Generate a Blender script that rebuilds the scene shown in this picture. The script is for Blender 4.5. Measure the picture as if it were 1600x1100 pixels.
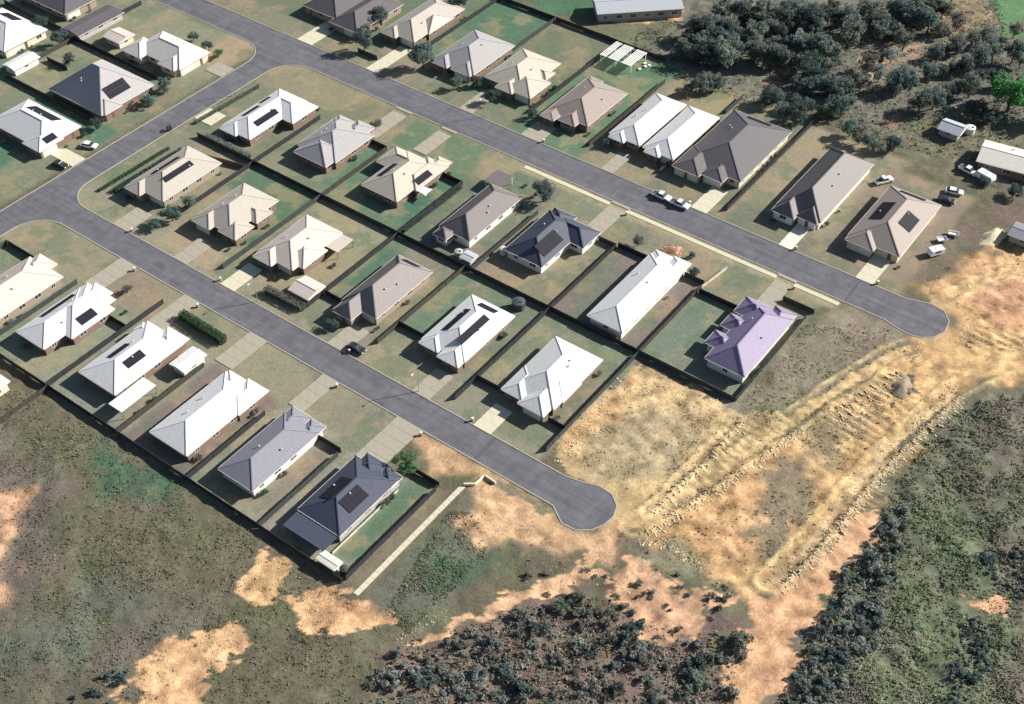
import bpy, bmesh, math, random
import numpy as np
from mathutils import Vector, Matrix
# ------------------------------------------------------------------ camera, sky, sun, exposure
S = bpy.context.scene
for o in list(bpy.data.objects): bpy.data.objects.remove(o)
C = S.collection
cam = bpy.data.objects.new('camera', bpy.data.cameras.new('camera'))
C.objects.link(cam); S.camera = cam
cam.location = (121.47, -163.92, 200.0)
cam.rotation_euler = (math.radians(45.57), 0, math.radians(36.54))
cam.data.sensor_width = 36; cam.data.lens = 44.606
cam.data.clip_start = 1; cam.data.clip_end = 6000
SUN_EL, SUN_AZ = math.radians(30.5), math.radians(38)      # azimuth measured from +Y towards +X
world = bpy.data.worlds.new('World'); S.world = world; world.use_nodes = True
wn = world.node_tree
sky = wn.nodes.new('ShaderNodeTexSky'); sky.sky_type = 'NISHITA'; sky.sun_disc = False
sky.sun_elevation = SUN_EL; sky.sun_rotation = SUN_AZ
wn.nodes['Background'].inputs[1].default_value = 0.054
wn.links.new(sky.outputs[0], wn.nodes['Background'].inputs[0])
sl = bpy.data.lights.new('sun', 'SUN'); sl.energy = 5.0; sl.angle = math.radians(0.5); sl.color = (1.0, 0.952, 0.865)
sun = bpy.data.objects.new('sun', sl); C.objects.link(sun)
sdir = Vector((math.sin(SUN_AZ)*math.cos(SUN_EL), math.cos(SUN_AZ)*math.cos(SUN_EL), math.sin(SUN_EL)))
sun.rotation_euler = sdir.to_track_quat('Z', 'Y').to_euler(); sun.location = sdir*300
S.view_settings.view_transform = 'Standard'; S.view_settings.look = 'None'
S.view_settings.gamma = 1; S.view_settings.exposure = 0.84
S.render.engine = 'CYCLES'
rng = random.Random(7); NR = np.random.default_rng(11)
# x runs along the two parallel streets, y across them (metres); the plan was surveyed from the photograph
RUNGS = [([(77.2, -21.0), (79.3, -9.7), (80.2, 5.9), (81.3, 21.5), (83.6, 36.4), (85.0, 46.9)], 0.6, 2.6, 0.75), ([(50.4, -24.6), (52.3, -19.2), (56.2, -6.3), (60.5, 11.9), (62.5, 18.5)], 0.6, 2.0, 0.95), ([(48.3, -20.0), (49.9, -2.7), (50.4, 12.5)], 0.8, 2.6, 1.3), ([(64.8, 26.0), (71.6, 46.7)], 0.6, 4.5, 1.5), ([(50.9, -26.5), (58.1, -23.9), (64.3, -24.7)], 0.2, 1.6, 0.9), ([(28.2, -20.3), (25.3, 9.9)], -2.5, 2.2, 2.2)]
TRACKS = [([(48.0, -25.5), (50.1, -19.3), (54.2, -6.3), (58.7, 12.7), (63.9, 32.4), (68.6, 50.0), (71.7, 55.2)], 2.2), ([(76.3, -21.3), (78.0, -9.9), (78.8, 5.7), (80.0, 21.4), (82.7, 36.9), (84.7, 48.3), (89.9, 60.3), (97.6, 71.1)], 2.0), ([(50.7, 12.0), (50.2, -3.3), (48.4, -21.3)], 0.7), ([(69.3, 71.4), (75.4, 85.5), (84.2, 99.6)], 1.3)]
FURROWS = [([(64.8, 26.0), (71.0, 46.3), (78.6, 44.6), (79.2, 25.2), (73.6, 15.6)], 0.16, 2.0), ([(50.7, 12.0), (60.4, 18.1), (55.1, -3.9), (49.7, -19.9)], 0.12, 1.9), ([(85.3, 47.9), (84.7, 35.6), (83.2, 21.2), (81.8, 5.9), (80.1, -10.3), (77.9, -20.5), (79.3, -21.3), (81.9, -10.5), (83.6, 5.2), (85.0, 20.2), (86.6, 33.9), (87.2, 46.1)], 0.14, 1.9), ([(74.5, 68.4), (81.3, 70.7), (92.7, 76.5), (95.7, 68.4), (80.6, 61.0)], 0.12, 2.2)]
REGIONS = [
 ('greenLL',(98, 123, 100),4,5,0.3,[(-56.7, -73.2), (-47.9, -67.8), (-31.0, -72.6), (-26.4, -79.3), (-40.3, -80.5)]),
 ('brownLL',(131, 121, 113),4,8,0.3,[(-15.3, -106.6), (-11.2, -93.3), (-3.4, -89.3), (-3.2, -96.0), (-2.8, -105.6), (-2.5, -111.7), (-8.8, -116.4)]),
 ('brownLL2',(129, 120, 111),4,8,0.3,[(-76.9, -90.4), (-65.0, -81.6), (-44.9, -88.0), (-35.3, -102.1), (-33.3, -109.7), (-40.7, -116.9)]),
 ('oliveLL',(118, 122, 107),5,8,0.3,[(-29.3, -108.4), (-22.5, -92.7), (-7.6, -85.3), (-16.3, -105.7), (-11.5, -118.4), (-19.7, -124.4), (-32.7, -114.4)]),
 ('D3',(219, 175, 141),2.5,3,0.25,[(-66.0, -95.3), (-57.8, -92.4), (-47.3, -97.8), (-42.9, -102.2), (-40.8, -106.2), (-37.1, -112.5), (-40.0, -114.6)]),
 ('D1',(233, 191, 146),1.5,2,0.15,[(-6.5, -77.1), (-6.0, -73.3), (-1.3, -72.8), (4.8, -77.0), (3.6, -80.5), (0.2, -82.2), (-4.0, -80.8)]),
 ('D1b',(233, 187, 144),1.8,2,0.15,[(4.8, -78.8), (9.9, -74.1), (15.0, -71.2), (20.9, -69.9), (22.9, -71.2), (22.7, -75.1), (19.1, -78.9), (12.3, -81.9), (7.3, -81.7)]),
 ('D2',(231, 187, 145),2.5,2,0.35,[(-1.1, -112.2), (-2.7, -107.9), (-2.9, -102.4), (-3.2, -96.0), (0.0, -91.0), (3.4, -89.1), (6.7, -90.3), (8.7, -96.3), (10.6, -103.5)]),
 ('P6side',(124, 126, 111),2,4,0.2,[(16.9, -44.2), (19.0, -37.6), (28.8, -45.2), (31.4, -53.6), (28.6, -66.5), (22.8, -70.7), (16.7, -70.0), (15.8, -54.9)]),
 ('P6green',(100, 121, 99),2.5,4,0.2,[(23.7, -54.7), (26.5, -49.3), (29.1, -46.6), (31.4, -49.0), (30.4, -54.4), (27.3, -57.2)]),
 ('D4',(221, 183, 145),2,3,0.2,[(-3.6, -31.2), (3.2, -29.3), (18.3, -31.2), (32.6, -31.1), (35.9, -33.1), (40.8, -34.0), (44.4, -31.4), (45.7, -25.9), (42.4, -19.2), (48.7, -20.7), (50.4, -29.2), (47.6, -35.1), (39.9, -37.0), (30.0, -40.5), (25.3, -47.8), (22.6, -46.9), (19.5, -38.2), (14.9, -34.4), (10.7, -36.4), (5.9, -38.9)]),
 ('D4b',(151, 144, 120),1.5,2,0.1,[(17.0, -31.8), (34.3, -31.3), (32.5, -33.1), (23.7, -34.1)]),
 ('vacant',(210, 182, 139),1.2,2,0.3,[(24.0, 13.7), (48.5, 15.3), (50.7, 12.0), (48.4, -22.1), (45.1, -23.3), (37.6, -20.1), (31.4, -21.5), (23.9, -19.3)]),
 ('vacantgrey',(190, 172, 139),3,5,0.3,[(29.3, -2.7), (34.1, 10.3), (43.6, 7.9), (44.7, -6.9), (43.5, -18.4), (35.0, -16.3)]),
 ('vacantorange',(219, 180, 135),1.5,3,0.2,[(24.6, -15.2), (24.5, 11.1), (28.6, 8.7), (30.3, -17.6)]),
 ('strip1',(205, 180, 137),1.5,2,0.3,[(50.2, 12.8), (59.4, 18.5), (55.0, -3.6), (48.7, -23.1), (48.2, -21.1)]),
 ('Rdirt',(221, 182, 134),3,4,0.35,[(48.7, -23.1), (55.4, -4.4), (62.1, 19.3), (70.3, 49.6), (71.5, 60.8), (76.1, 68.2), (87.2, 83.2), (100.7, 87.7), (106.9, 69.2), (94.0, 57.2), (85.8, 48.6), (81.8, 33.9), (82.4, 16.7), (80.6, -3.0), (76.7, -21.9), (72.9, -27.5), (57.9, -23.7), (52.3, -24.0)]),
 ('Rorange',(225, 181, 137),2.5,3,0.25,[(56.1, -18.2), (59.4, -8.7), (64.5, 3.4), (69.5, -3.3), (72.7, -14.6), (67.5, -20.4), (60.5, -20.8)]),
 ('Rgrey',(158, 144, 122),3,4,0.3,[(61.7, 5.7), (66.5, 13.6), (72.3, 5.0), (73.0, -4.6), (73.4, -16.0), (70.0, -22.3), (66.1, -7.7)]),
 ('Rgrey2',(178, 158, 127),3,4,0.3,[(61.0, 18.5), (67.0, 27.6), (74.3, 21.6), (72.4, 13.6), (64.6, 14.4)]),
 ('Rmound',(123, 107, 97),1.2,1,0.5,[(73.6, 39.6), (73.6, 46.5), (75.6, 47.2), (78.1, 42.4), (75.7, 39.3)]),
 ('D9',(223, 183, 137),3,3,0.45,[(66.3, 72.8), (70.7, 85.2), (71.5, 99.2), (77.0, 110.4), (91.4, 115.4), (103.9, 78.2), (83.3, 65.6), (75.7, 69.3), (72.5, 72.4)]),
 ('D9pink',(221, 173, 139),3,3,0.35,[(72.5, 80.8), (80.5, 101.3), (93.8, 108.2), (101.4, 85.6), (84.8, 73.3)]),
 ('D9track',(235, 198, 151),1,2,0.1,[(68.3, 72.0), (74.9, 86.8), (82.7, 99.4), (83.6, 97.1), (75.9, 84.1), (71.6, 71.6)]),
 ('H18brown',(135, 123, 109),3,4,0.12,[(59.9, 80.1), (60.2, 98.5), (62.1, 122.9), (84.4, 136.1), (88.8, 123.0), (70.1, 102.8), (69.5, 84.3), (65.7, 74.3), (60.8, 70.6)]),
 ('M7right',(159, 148, 130),3,4,0.25,[(49.3, 17.3), (49.3, 49.7), (53.6, 58.3), (66.1, 58.9), (70.5, 56.1), (62.4, 33.8), (57.3, 14.0), (51.2, 12.4)]),
 ('bushR',(132, 132, 115),3,4,0.6,[(87.2, -3.9), (85.9, 15.1), (86.2, 30.4), (88.0, 43.2), (93.2, 51.8), (107.6, 67.2), (135.8, -16.8), (92.0, -49.3), (89.6, -33.9), (87.4, -16.7)]),
 ('bushRgreen',(126, 133, 109),4,6,0.6,[(86.6, 13.6), (91.6, 27.8), (100.6, 26.0), (108.1, 13.5), (111.7, -2.2), (116.7, -8.8), (116.7, -26.5), (107.7, -33.1), (101.2, -18.6), (93.0, -3.4)]),
 ('bushRbrown',(136, 129, 117),4,5,0.5,[(93.5, 47.3), (108.9, 63.4), (135.8, -16.8), (123.4, -26.0), (119.1, -5.4), (110.8, 9.8), (108.2, 23.4), (95.5, 35.1)]),
 ('bushRbrown2',(130, 123, 115),3,4,0.5,[(91.8, -46.5), (90.5, -33.2), (94.3, -25.4), (102.9, -38.2)]),
 ('Rorange2',(223, 172, 139),1.5,2,0.3,[(105.5, -2.4), (111.1, 0.9), (115.1, 0.3), (114.7, -3.5), (111.0, -3.6)]),
 ('bushBot',(139, 123, 113),3,3,0.5,[(32.0, -90.7), (28.0, -81.1), (30.0, -71.9), (36.0, -64.4), (42.2, -52.9), (50.2, -43.4), (60.6, -41.8), (68.2, -40.6), (73.0, -32.6), (79.8, -32.8), (86.0, -50.8)]),
 ('D10',(223, 183, 147),2,2,0.25,[(28.4, -73.9), (30.5, -65.0), (36.0, -56.6), (40.8, -44.8), (46.5, -37.9), (50.0, -39.9), (45.2, -48.9), (37.7, -58.8), (33.6, -67.0)]),
 ('D10b',(221, 179, 145),3,2,0.25,[(47.4, -34.9), (52.9, -29.7), (62.2, -30.8), (70.9, -28.9), (72.5, -36.5), (69.0, -44.2), (61.4, -46.4), (51.5, -43.2)]),
 ('greyslope',(157, 148, 126),2,3,0.3,[(50.7, -30.9), (57.1, -22.3), (65.3, -23.9), (69.1, -25.7), (64.2, -29.3), (55.4, -31.3)]),
 ('D8',(227, 181, 143),2.2,2,0.2,[(85.1, -51.4), (79.1, -36.7), (74.8, -26.0), (79.8, -21.4), (80.6, -9.8), (82.4, 3.3), (85.4, 11.6), (86.9, 1.7), (86.2, -9.4), (86.2, -17.5), (87.6, -27.0), (88.8, -37.7), (89.5, -48.1)]),
 ('T1',(226, 196, 149),0.4,1,0.02,[(46.7, -25.8), (48.9, -18.5), (53.0, -5.5), (57.6, 13.3), (62.9, 32.7), (68.1, 51.0), (70.9, 55.1), (72.2, 54.0), (64.8, 32.1), (59.8, 12.2), (55.5, -7.0), (51.3, -20.0), (48.9, -26.9)]),
 ('T2',(224, 194, 151),0.4,1,0.02,[(75.5, -21.0), (77.0, -9.5), (77.6, 5.9), (78.7, 21.6), (81.7, 37.4), (83.7, 48.3), (85.9, 48.3), (83.6, 36.4), (81.1, 21.1), (79.9, 5.5), (79.0, -10.3), (77.1, -21.6)]),
 ('forest',(132, 130, 119),4,5,0.4,[(-51.7, 129.6), (-52.2, 143.2), (-48.8, 160.4), (-58.3, 184.6), (59.8, 272.1), (97.7, 145.9), (64.8, 124.9), (49.6, 127.7), (39.6, 125.7), (21.8, 127.5), (14.1, 123.6), (-8.4, 120.8), (-31.1, 116.3)]),
 ('forestolive',(138, 136, 115),4,5,0.3,[(29.4, 123.6), (30.0, 147.3), (40.9, 139.7), (60.7, 154.3), (73.9, 142.1), (57.3, 126.3), (41.6, 125.3)]),
 ('forestdirt',(185, 159, 137),3,3,0.3,[(10.4, 147.1), (10.3, 159.9), (17.2, 176.1), (22.5, 173.3), (15.6, 157.3), (15.6, 144.7)]),
 ('forestdirt2',(176, 149, 132),2.5,3,0.3,[(-8.9, 132.8), (-8.4, 141.6), (-3.9, 142.9), (-5.1, 131.5)]),
 ('forestdirt3',(160, 144, 120),3,4,0.3,[(7.8, 197.3), (17.4, 209.4), (24.8, 225.1), (32.9, 199.2), (25.0, 186.4), (15.7, 184.1)]),
 ('forestdirt4',(175, 141, 121),2,3,0.3,[(25.5, 136.0), (29.5, 139.8), (32.5, 135.3), (28.2, 132.2)]),
 ('field',(116, 151, 112),1,2,0.05,[(16.8, 240.2), (59.8, 272.1), (74.5, 223.1), (37.1, 196.3), (29.4, 213.4)]),
 ('topdirt',(223, 179, 139),1,1.5,0.05,[(-65.6, 134.2), (-47.1, 152.8), (-44.2, 147.3), (-56.1, 136.5)]),
 ('topgreen',(93, 130, 99),3,4,0.05,[(-114.0, 143.3), (-87.0, 163.3), (-73.8, 141.8), (-73.7, 134.5), (-71.6, 129.8), (-78.2, 128.8), (-95.2, 128.5)]),
 ('topgrass',(130, 133, 110),2,3,0.05,[(-73.3, 125.2), (-55.7, 135.9), (-44.4, 146.1), (-43.1, 135.9), (-45.4, 125.2), (-54.4, 126.7)]),
]
LOTS = [
 (-230, -137, -60, 60, (128, 133, 109)),
 (-230, -185, 6, 30, (115, 129, 105)),
 (-185, -144, 4, 30, (142, 143, 116)),
 (-185, -137, -30, 5, (128, 135, 110)),
 (-200, -150, -30, -16, (85, 126, 102)),
 (-168, -137, -2.5, 5, (89, 128, 102)),
 (-183, -166, 8, 27, (141, 140, 112)),
 (-160, -146, 24, 33, (113, 133, 107)),
 (-146, -135.5, 16, 30, (139, 132, 104)),
 (-185, -137, 30, 60, (143, 142, 116)),
 (-150, -138, 44, 60, (175, 152, 120)),
 (-230, -200, -1, 5, (78, 118, 99)),
 (-126, -97, -22.8, 16.3, (136, 138, 114)),
 (-126, -116, -16, 14, (134, 136, 112)),
 (-97, -73, -22.8, 16.3, (151, 144, 118)),
 (-78, -73, -10, 16.3, (83, 122, 96)),
 (-97, -73, 5, 16.3, (96, 126, 97)),
 (-73, -47.5, -22.8, 16.3, (153, 149, 119)),
 (-47.5, -26, -22.8, 16.3, (141, 138, 116)),
 (-47.5, -40.5, -12, 12, (91, 126, 102)),
 (-29, -26, -12, 14, (130, 135, 111)),
 (-26, -1.1, -22.8, 16.3, (136, 138, 115)),
 (-26, -18, -8, 14, (108, 133, 109)),
 (-1.1, 23.4, -22.8, 16.3, (145, 145, 118)),
 (19.2, 23.4, -20, 14, (139, 127, 115)),
 (10, 23, 8, 16, (130, 141, 110)),
 (-126, -97, 16.3, 59, (130, 133, 108)),
 (-114, -99, 44, 56, (130, 133, 104)),
 (-97, -73, 16.3, 59, (141, 141, 114)),
 (-78, -73, 18, 42, (97, 132, 106)),
 (-73, -47.5, 16.3, 59, (100, 132, 103)),
 (-54, -48, 22, 42, (80, 124, 98)),
 (-72, -52, 17, 23, (108, 132, 103)),
 (-47.5, -24.3, 16.3, 59, (122, 128, 109)),
 (-36, -25, 17, 25, (141, 127, 121)),
 (-24.3, -1.2, 16.3, 59, (151, 142, 116)),
 (-22, -2, 17, 24, (160, 142, 113)),
 (-24.3, -1.2, 46, 58, (132, 137, 110)),
 (-1.2, 23.2, 16.3, 59, (137, 125, 117)),
 (-1.2, 23.2, 45, 58, (147, 138, 118)),
 (23.2, 48, 16.3, 59, (131, 138, 119)),
 (24, 35, 20, 42, (121, 137, 117)),
 (24, 48, 44, 58, (139, 138, 114)),
 (-130, -97, -69.6, -30, (140, 145, 118)),
 (-97, -75.5, -69.6, -30, (144, 151, 126)),
 (-75.5, -50.5, -69.6, -30, (137, 144, 127)),
 (-50.5, -31, -69.6, -42, (137, 121, 115)),
 (-31, -10.6, -69.6, -30, (151, 148, 126)),
 (-16.2, -11, -66, -46, (147, 135, 118)),
 (-10.6, 11.5, -69.6, -42, (152, 150, 131)),
 (5.2, 11, -66, -42, (96, 128, 99)),
 (12, 15, -70, -40, (142, 127, 106)),
 (-130, -6, -42, -30.5, (153, 144, 118)),
 (-20, -6, -41, -31, (140, 138, 117)),
 (-92, -78, -41, -32, (150, 135, 116)),
 (-48, -31, -42, -30.5, (151, 146, 118)),
 (-126, -1.1, -22.7, -13.5, (151, 146, 120)),
 (-94, -74, -21.5, -13, (170, 154, 125)),
 (-1.1, 23, -22.7, -14.5, (147, 144, 122)),
 (-45, -27, -21, -13, (147, 140, 120)),
 (-126, -40, 45.5, 59.8, (149, 142, 113)),
 (-40, 52, 56.2, 59.9, (172, 160, 122)),
 (-94, -78, 45, 58, (150, 138, 109)),
 (-76, -50, 46, 58, (111, 134, 103)),
 (-170, -100, 69.6, 130, (118, 127, 101)),
 (-100, -54, 69.6, 125, (113, 131, 101)),
 (-98, -76, 104, 124, (89, 126, 97)),
 (-76, -54, 104, 124, (130, 130, 104)),
 (-53, -30, 69.6, 124, (102, 134, 103)),
 (-30, -8.5, 69.6, 124, (147, 140, 114)),
 (-28, -10, 106, 120, (160, 148, 110)),
 (-8.5, 13.3, 69.6, 124, (126, 131, 109)),
 (-170, -54, 69.6, 78, (135, 134, 110)),
 (13.3, 42, 69.6, 121, (160, 148, 121)),
 (38, 62, 69.6, 116, (150, 135, 116)),
 (14, 48, 69.6, 79, (130, 130, 109)),
 (-108, -90, 70, 84, (151, 140, 116)),
]
FOREST = {
 'forest': [(-36.0, 136.5, 2.25, 3.01), (-34.9, 140.4, 3.71, 4.95), (-33.6, 145.0, 3.54, 4.72), (-34.8, 152.0, 2.5, 3.33), (-29.5, 147.0, 2.99, 3.99), (-30.3, 140.6, 2.9, 3.86), (-29.9, 134.4, 3.31, 4.41), (-25.3, 139.0, 3.59, 4.79), (-25.8, 147.5, 2.17, 2.9), (-28.0, 154.9, 2.04, 2.72), (-27.0, 157.9, 3.68, 4.91), (-32.3, 158.6, 2.86, 3.82), (-35.1, 154.5, 3.54, 4.71), (-24.2, 160.0, 1.98, 2.65), (-18.3, 154.4, 2.89, 3.85), (-19.9, 148.1, 3.45, 4.6), (-20.5, 143.8, 2.45, 3.26), (-24.1, 161.6, 3.91, 5.21), (-18.5, 160.3, 3.82, 5.09), (-21.9, 170.5, 2.04, 2.72), (-17.4, 169.9, 2.03, 2.71), (-14.4, 171.5, 3.08, 4.11), (-10.2, 165.9, 3.9, 5.19), (-10.4, 173.3, 2.76, 3.68), (-9.5, 178.6, 2.42, 3.23), (-13.9, 161.2, 2.84, 3.79), (-11.0, 162.2, 2.04, 2.72), (-7.9, 165.2, 2.43, 3.24), (-5.5, 173.0, 2.87, 3.83), (-0.6, 169.3, 2.99, 3.99), (-1.0, 177.2, 2.46, 3.27), (-0.7, 183.2, 2.45, 3.27), (4.7, 178.4, 2.43, 3.24), (8.8, 172.7, 2.92, 3.89), (10.1, 176.7, 2.57, 3.43), (13.9, 174.2, 2.02, 2.7), (3.7, 163.3, 3.69, 4.92), (6.9, 186.9, 3.12, 4.15), (10.5, 190.8, 3.29, 4.39), (13.7, 193.2, 2.36, 3.15), (17.1, 193.6, 4.0, 5.34), (16.4, 185.7, 3.73, 4.98), (-13.9, 149.3, 2.23, 2.97), (-9.5, 149.7, 2.66, 3.54), (-7.2, 151.1, 3.45, 4.6), (-3.6, 150.2, 3.43, 4.57), (-1.7, 152.3, 3.89, 5.19), (-16.5, 140.7, 2.84, 3.79), (-12.2, 139.6, 3.67, 4.9), (-9.2, 141.4, 3.35, 4.46), (-34.0, 130.3, 2.6, 3.47), (-29.8, 128.6, 3.18, 4.24), (-26.7, 130.0, 3.78, 5.04), (-23.8, 133.2, 3.71, 4.94), (-19.5, 135.8, 3.01, 4.01), (-32.8, 141.2, 3.18, 4.24), (-32.5, 147.7, 2.05, 2.73), (-27.4, 147.7, 2.48, 3.3), (-27.0, 138.8, 3.61, 4.81), (-23.5, 140.3, 2.83, 3.77), (-23.0, 146.8, 2.33, 3.11), (-24.9, 158.8, 3.1, 4.13), (-29.1, 156.9, 3.41, 4.55), (-20.3, 156.6, 3.36, 4.47), (-15.9, 154.3, 2.74, 3.66), (-17.6, 142.5, 2.88, 3.83), (-22.3, 163.1, 3.02, 4.02), (-17.8, 166.6, 3.57, 4.76), (-13.9, 167.1, 3.04, 4.06), (-8.6, 167.9, 2.78, 3.71), (-7.6, 172.3, 2.98, 3.97), (-12.1, 162.6, 2.04, 2.72), (-8.5, 161.7, 2.07, 2.76), (-2.5, 171.3, 3.41, 4.55), (2.8, 166.6, 3.99, 5.31), (2.5, 181.0, 3.19, 4.25), (7.5, 177.1, 2.78, 3.71), (12.4, 176.8, 2.33, 3.1), (17.1, 171.5, 3.0, 4.01), (10.1, 184.3, 3.98, 5.31), (13.3, 189.7, 3.55, 4.74), (19.0, 195.3, 3.08, 4.11), (18.9, 185.2, 3.73, 4.98), (-7.1, 149.8, 2.45, 3.27), (-5.1, 151.7, 3.03, 4.04), (0.7, 151.9, 3.92, 5.23), (-13.7, 139.7, 3.16, 4.21), (-7.1, 142.0, 2.92, 3.89), (-31.5, 130.2, 2.53, 3.37), (-24.9, 131.1, 3.1, 4.13), (-21.0, 132.4, 3.93, 5.24)],
 'mid': [(0.3, 140.9, 3.28, 4.19), (0.7, 144.8, 3.26, 4.17), (3.6, 147.4, 1.75, 2.24), (5.2, 150.3, 1.79, 2.3), (5.3, 138.9, 3.07, 3.93), (6.2, 133.8, 2.9, 3.71), (9.4, 136.5, 2.79, 3.57), (11.8, 139.8, 2.17, 2.78), (16.3, 144.4, 2.68, 3.43), (13.8, 140.0, 2.68, 3.43), (-1.9, 123.0, 2.64, 3.38), (0.3, 125.8, 1.92, 2.46), (5.5, 124.3, 2.38, 3.05), (9.3, 125.5, 2.32, 2.97), (6.0, 117.3, 2.88, 3.69), (9.2, 118.6, 3.34, 4.28), (16.3, 128.4, 3.26, 4.18), (17.4, 132.6, 2.58, 3.3), (-19.9, 116.0, 2.41, 3.08), (-16.1, 120.4, 2.11, 2.7), (-21.7, 113.3, 1.71, 2.19), (-20.2, 122.2, 1.7, 2.17), (-0.6, 144.2, 2.44, 3.12), (4.8, 147.3, 2.19, 2.8), (5.1, 132.8, 2.3, 2.94), (11.8, 135.7, 3.17, 4.05), (13.0, 138.1, 2.54, 3.26), (0.1, 122.4, 2.6, 3.33), (8.4, 123.9, 2.05, 2.63), (7.3, 119.5, 1.69, 2.16), (16.4, 131.2, 2.2, 2.82), (-16.9, 118.6, 1.88, 2.41), (-20.1, 118.6, 2.52, 3.22)],
 'light': [(-21.7, 133.0, 1.64, 1.81), (-35.1, 128.3, 2.06, 2.27), (-2.6, 136.8, 1.82, 2.01), (0.6, 135.4, 2.14, 2.36), (13.8, 125.5, 2.17, 2.39), (15.7, 127.9, 1.41, 1.55), (18.0, 129.2, 1.34, 1.47), (-24.1, 130.2, 2.46, 2.7)],
 'right': [(26.9, 172.9, 2.3, 2.95), (28.9, 177.1, 2.04, 2.63), (29.1, 161.1, 2.6, 3.35), (31.6, 164.2, 2.14, 2.76), (33.7, 167.8, 1.97, 2.54), (36.0, 170.7, 2.61, 3.36), (38.4, 176.3, 3.6, 4.62), (40.6, 181.9, 3.37, 4.34), (45.6, 184.1, 3.3, 4.25), (48.6, 182.8, 2.27, 2.92), (46.2, 168.1, 2.87, 3.69), (49.1, 170.0, 2.37, 3.05), (42.1, 168.4, 2.18, 2.8), (40.3, 165.8, 2.05, 2.64), (26.7, 155.2, 2.26, 2.9), (25.4, 152.3, 3.61, 4.65), (24.6, 149.2, 3.43, 4.41), (34.4, 143.3, 3.38, 4.35), (36.7, 147.7, 3.37, 4.34), (37.9, 155.9, 2.22, 2.85), (39.7, 158.2, 2.44, 3.13), (42.7, 159.0, 3.04, 3.91), (49.8, 162.2, 3.24, 4.17)],
 'sparse': [(40.8, 198.1, 2.38, 3.25), (35.5, 189.9, 2.56, 3.49), (32.7, 185.8, 2.64, 3.6), (30.4, 180.2, 2.86, 3.9), (22.8, 185.9, 2.56, 3.49), (25.3, 192.3, 2.83, 3.86), (14.5, 161.0, 1.5, 2.04), (17.2, 162.8, 2.15, 2.93), (13.8, 155.1, 2.86, 3.9), (18.4, 151.7, 2.42, 3.3)],
 'row17': [(23.8, 122.1, 2.4, 3.12), (27.5, 120.5, 2.44, 3.17), (30.8, 119.7, 1.98, 2.57), (33.7, 119.5, 1.68, 2.18), (35.7, 121.5, 1.32, 1.72), (36.3, 123.2, 2.22, 2.89)],
}
SHRUB_ZONES = [
 ('bottom',[(31.3, -88.2), (28.9, -80.4), (31.5, -71.9), (37.9, -63.0), (43.5, -52.7), (51.0, -44.6), (60.8, -44.3), (69.9, -43.5), (74.8, -35.7), (79.8, -36.2), (84.3, -48.9)],115,0.9,2.2),
 ('roadside',[(90.1, -44.6), (89.6, -33.9), (87.3, -18.6), (86.9, -9.7), (87.5, 2.1), (87.5, 10.1), (90.1, 12.0), (93.0, 2.4), (95.6, -10.6), (99.0, -22.0), (98.2, -38.6)],90,0.9,2.0),
 ('rightedge',[(105.3, 7.6), (111.1, 15.7), (117.7, 15.0), (120.8, 6.3), (112.6, 2.0)],28,0.7,1.4),
 ('rightlow',[(108.6, -9.8), (112.3, -3.6), (117.3, -13.3), (118.0, -23.9), (114.4, -26.6)],22,0.7,1.4),
 ('dirtbush',[(36.4, -49.1), (54.4, -32.0), (68.7, -25.1), (75.9, -30.5), (68.5, -41.2), (51.1, -48.9)],36,0.5,1.1),
 ('lowleft',[(-12.6, -116.1), (-7.5, -105.8), (-2.7, -107.9), (-1.5, -112.5), (-10.5, -119.2)],9,0.7,1.4),
]
TUFT_ZONES = [
 ([(-89.4, -76.3), (-72.5, -72.3), (-30.1, -70.8), (11.3, -70.3), (17.6, -71.9), (27.9, -73.0), (31.7, -87.9), (-22.2, -127.9)],3.4,0.1,0.36),
 ([(87.2, -3.9), (85.9, 15.1), (86.2, 30.4), (88.0, 43.2), (93.2, 51.8), (102.6, 61.1), (130.1, -16.5), (90.3, -46.0), (89.6, -33.9), (87.4, -16.7)],5.0,0.2,0.5),
 ([(22.4, -70.2), (16.9, -44.2), (23.0, -39.7), (29.7, -48.4), (29.3, -59.7), (28.9, -70.5)],21.4,0.1,0.35),
 ([(24.0, -19.0), (24.2, 12.9), (48.2, 13.7), (47.7, -21.4), (37.9, -20.5)],2.2,0.1,0.32),
 ([(49.4, -24.1), (58.3, 12.0), (72.9, 54.1), (83.9, 49.7), (82.0, 20.7), (76.3, -21.3), (70.9, -28.9)],2.0,0.12,0.4),
 ([(49.5, 17.0), (49.1, 48.2), (64.7, 58.4), (69.8, 54.3), (57.0, 14.4)],2.2,0.12,0.35),
 ([(-51.7, 129.6), (-46.8, 156.9), (28.7, 217.8), (74.5, 135.6), (49.6, 127.7), (14.1, 123.6), (-31.1, 116.3)],1.6,0.2,0.55),
 ([(31.2, -89.8), (30.0, -71.9), (50.2, -43.4), (68.2, -40.6), (79.8, -32.8), (85.4, -49.7)],3.0,0.2,0.5),
 ([(17.0, -36.0), (35.3, -32.6), (48.2, -27.0), (67.3, -29.8), (52.5, -42.5), (30.8, -45.7)],0.5,0.15,0.4),
 ([(64.3, 77.5), (67.9, 92.0), (72.7, 104.7), (83.7, 109.8), (98.0, 70.1), (78.3, 59.3)],1.4,0.1,0.4),
]
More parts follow.
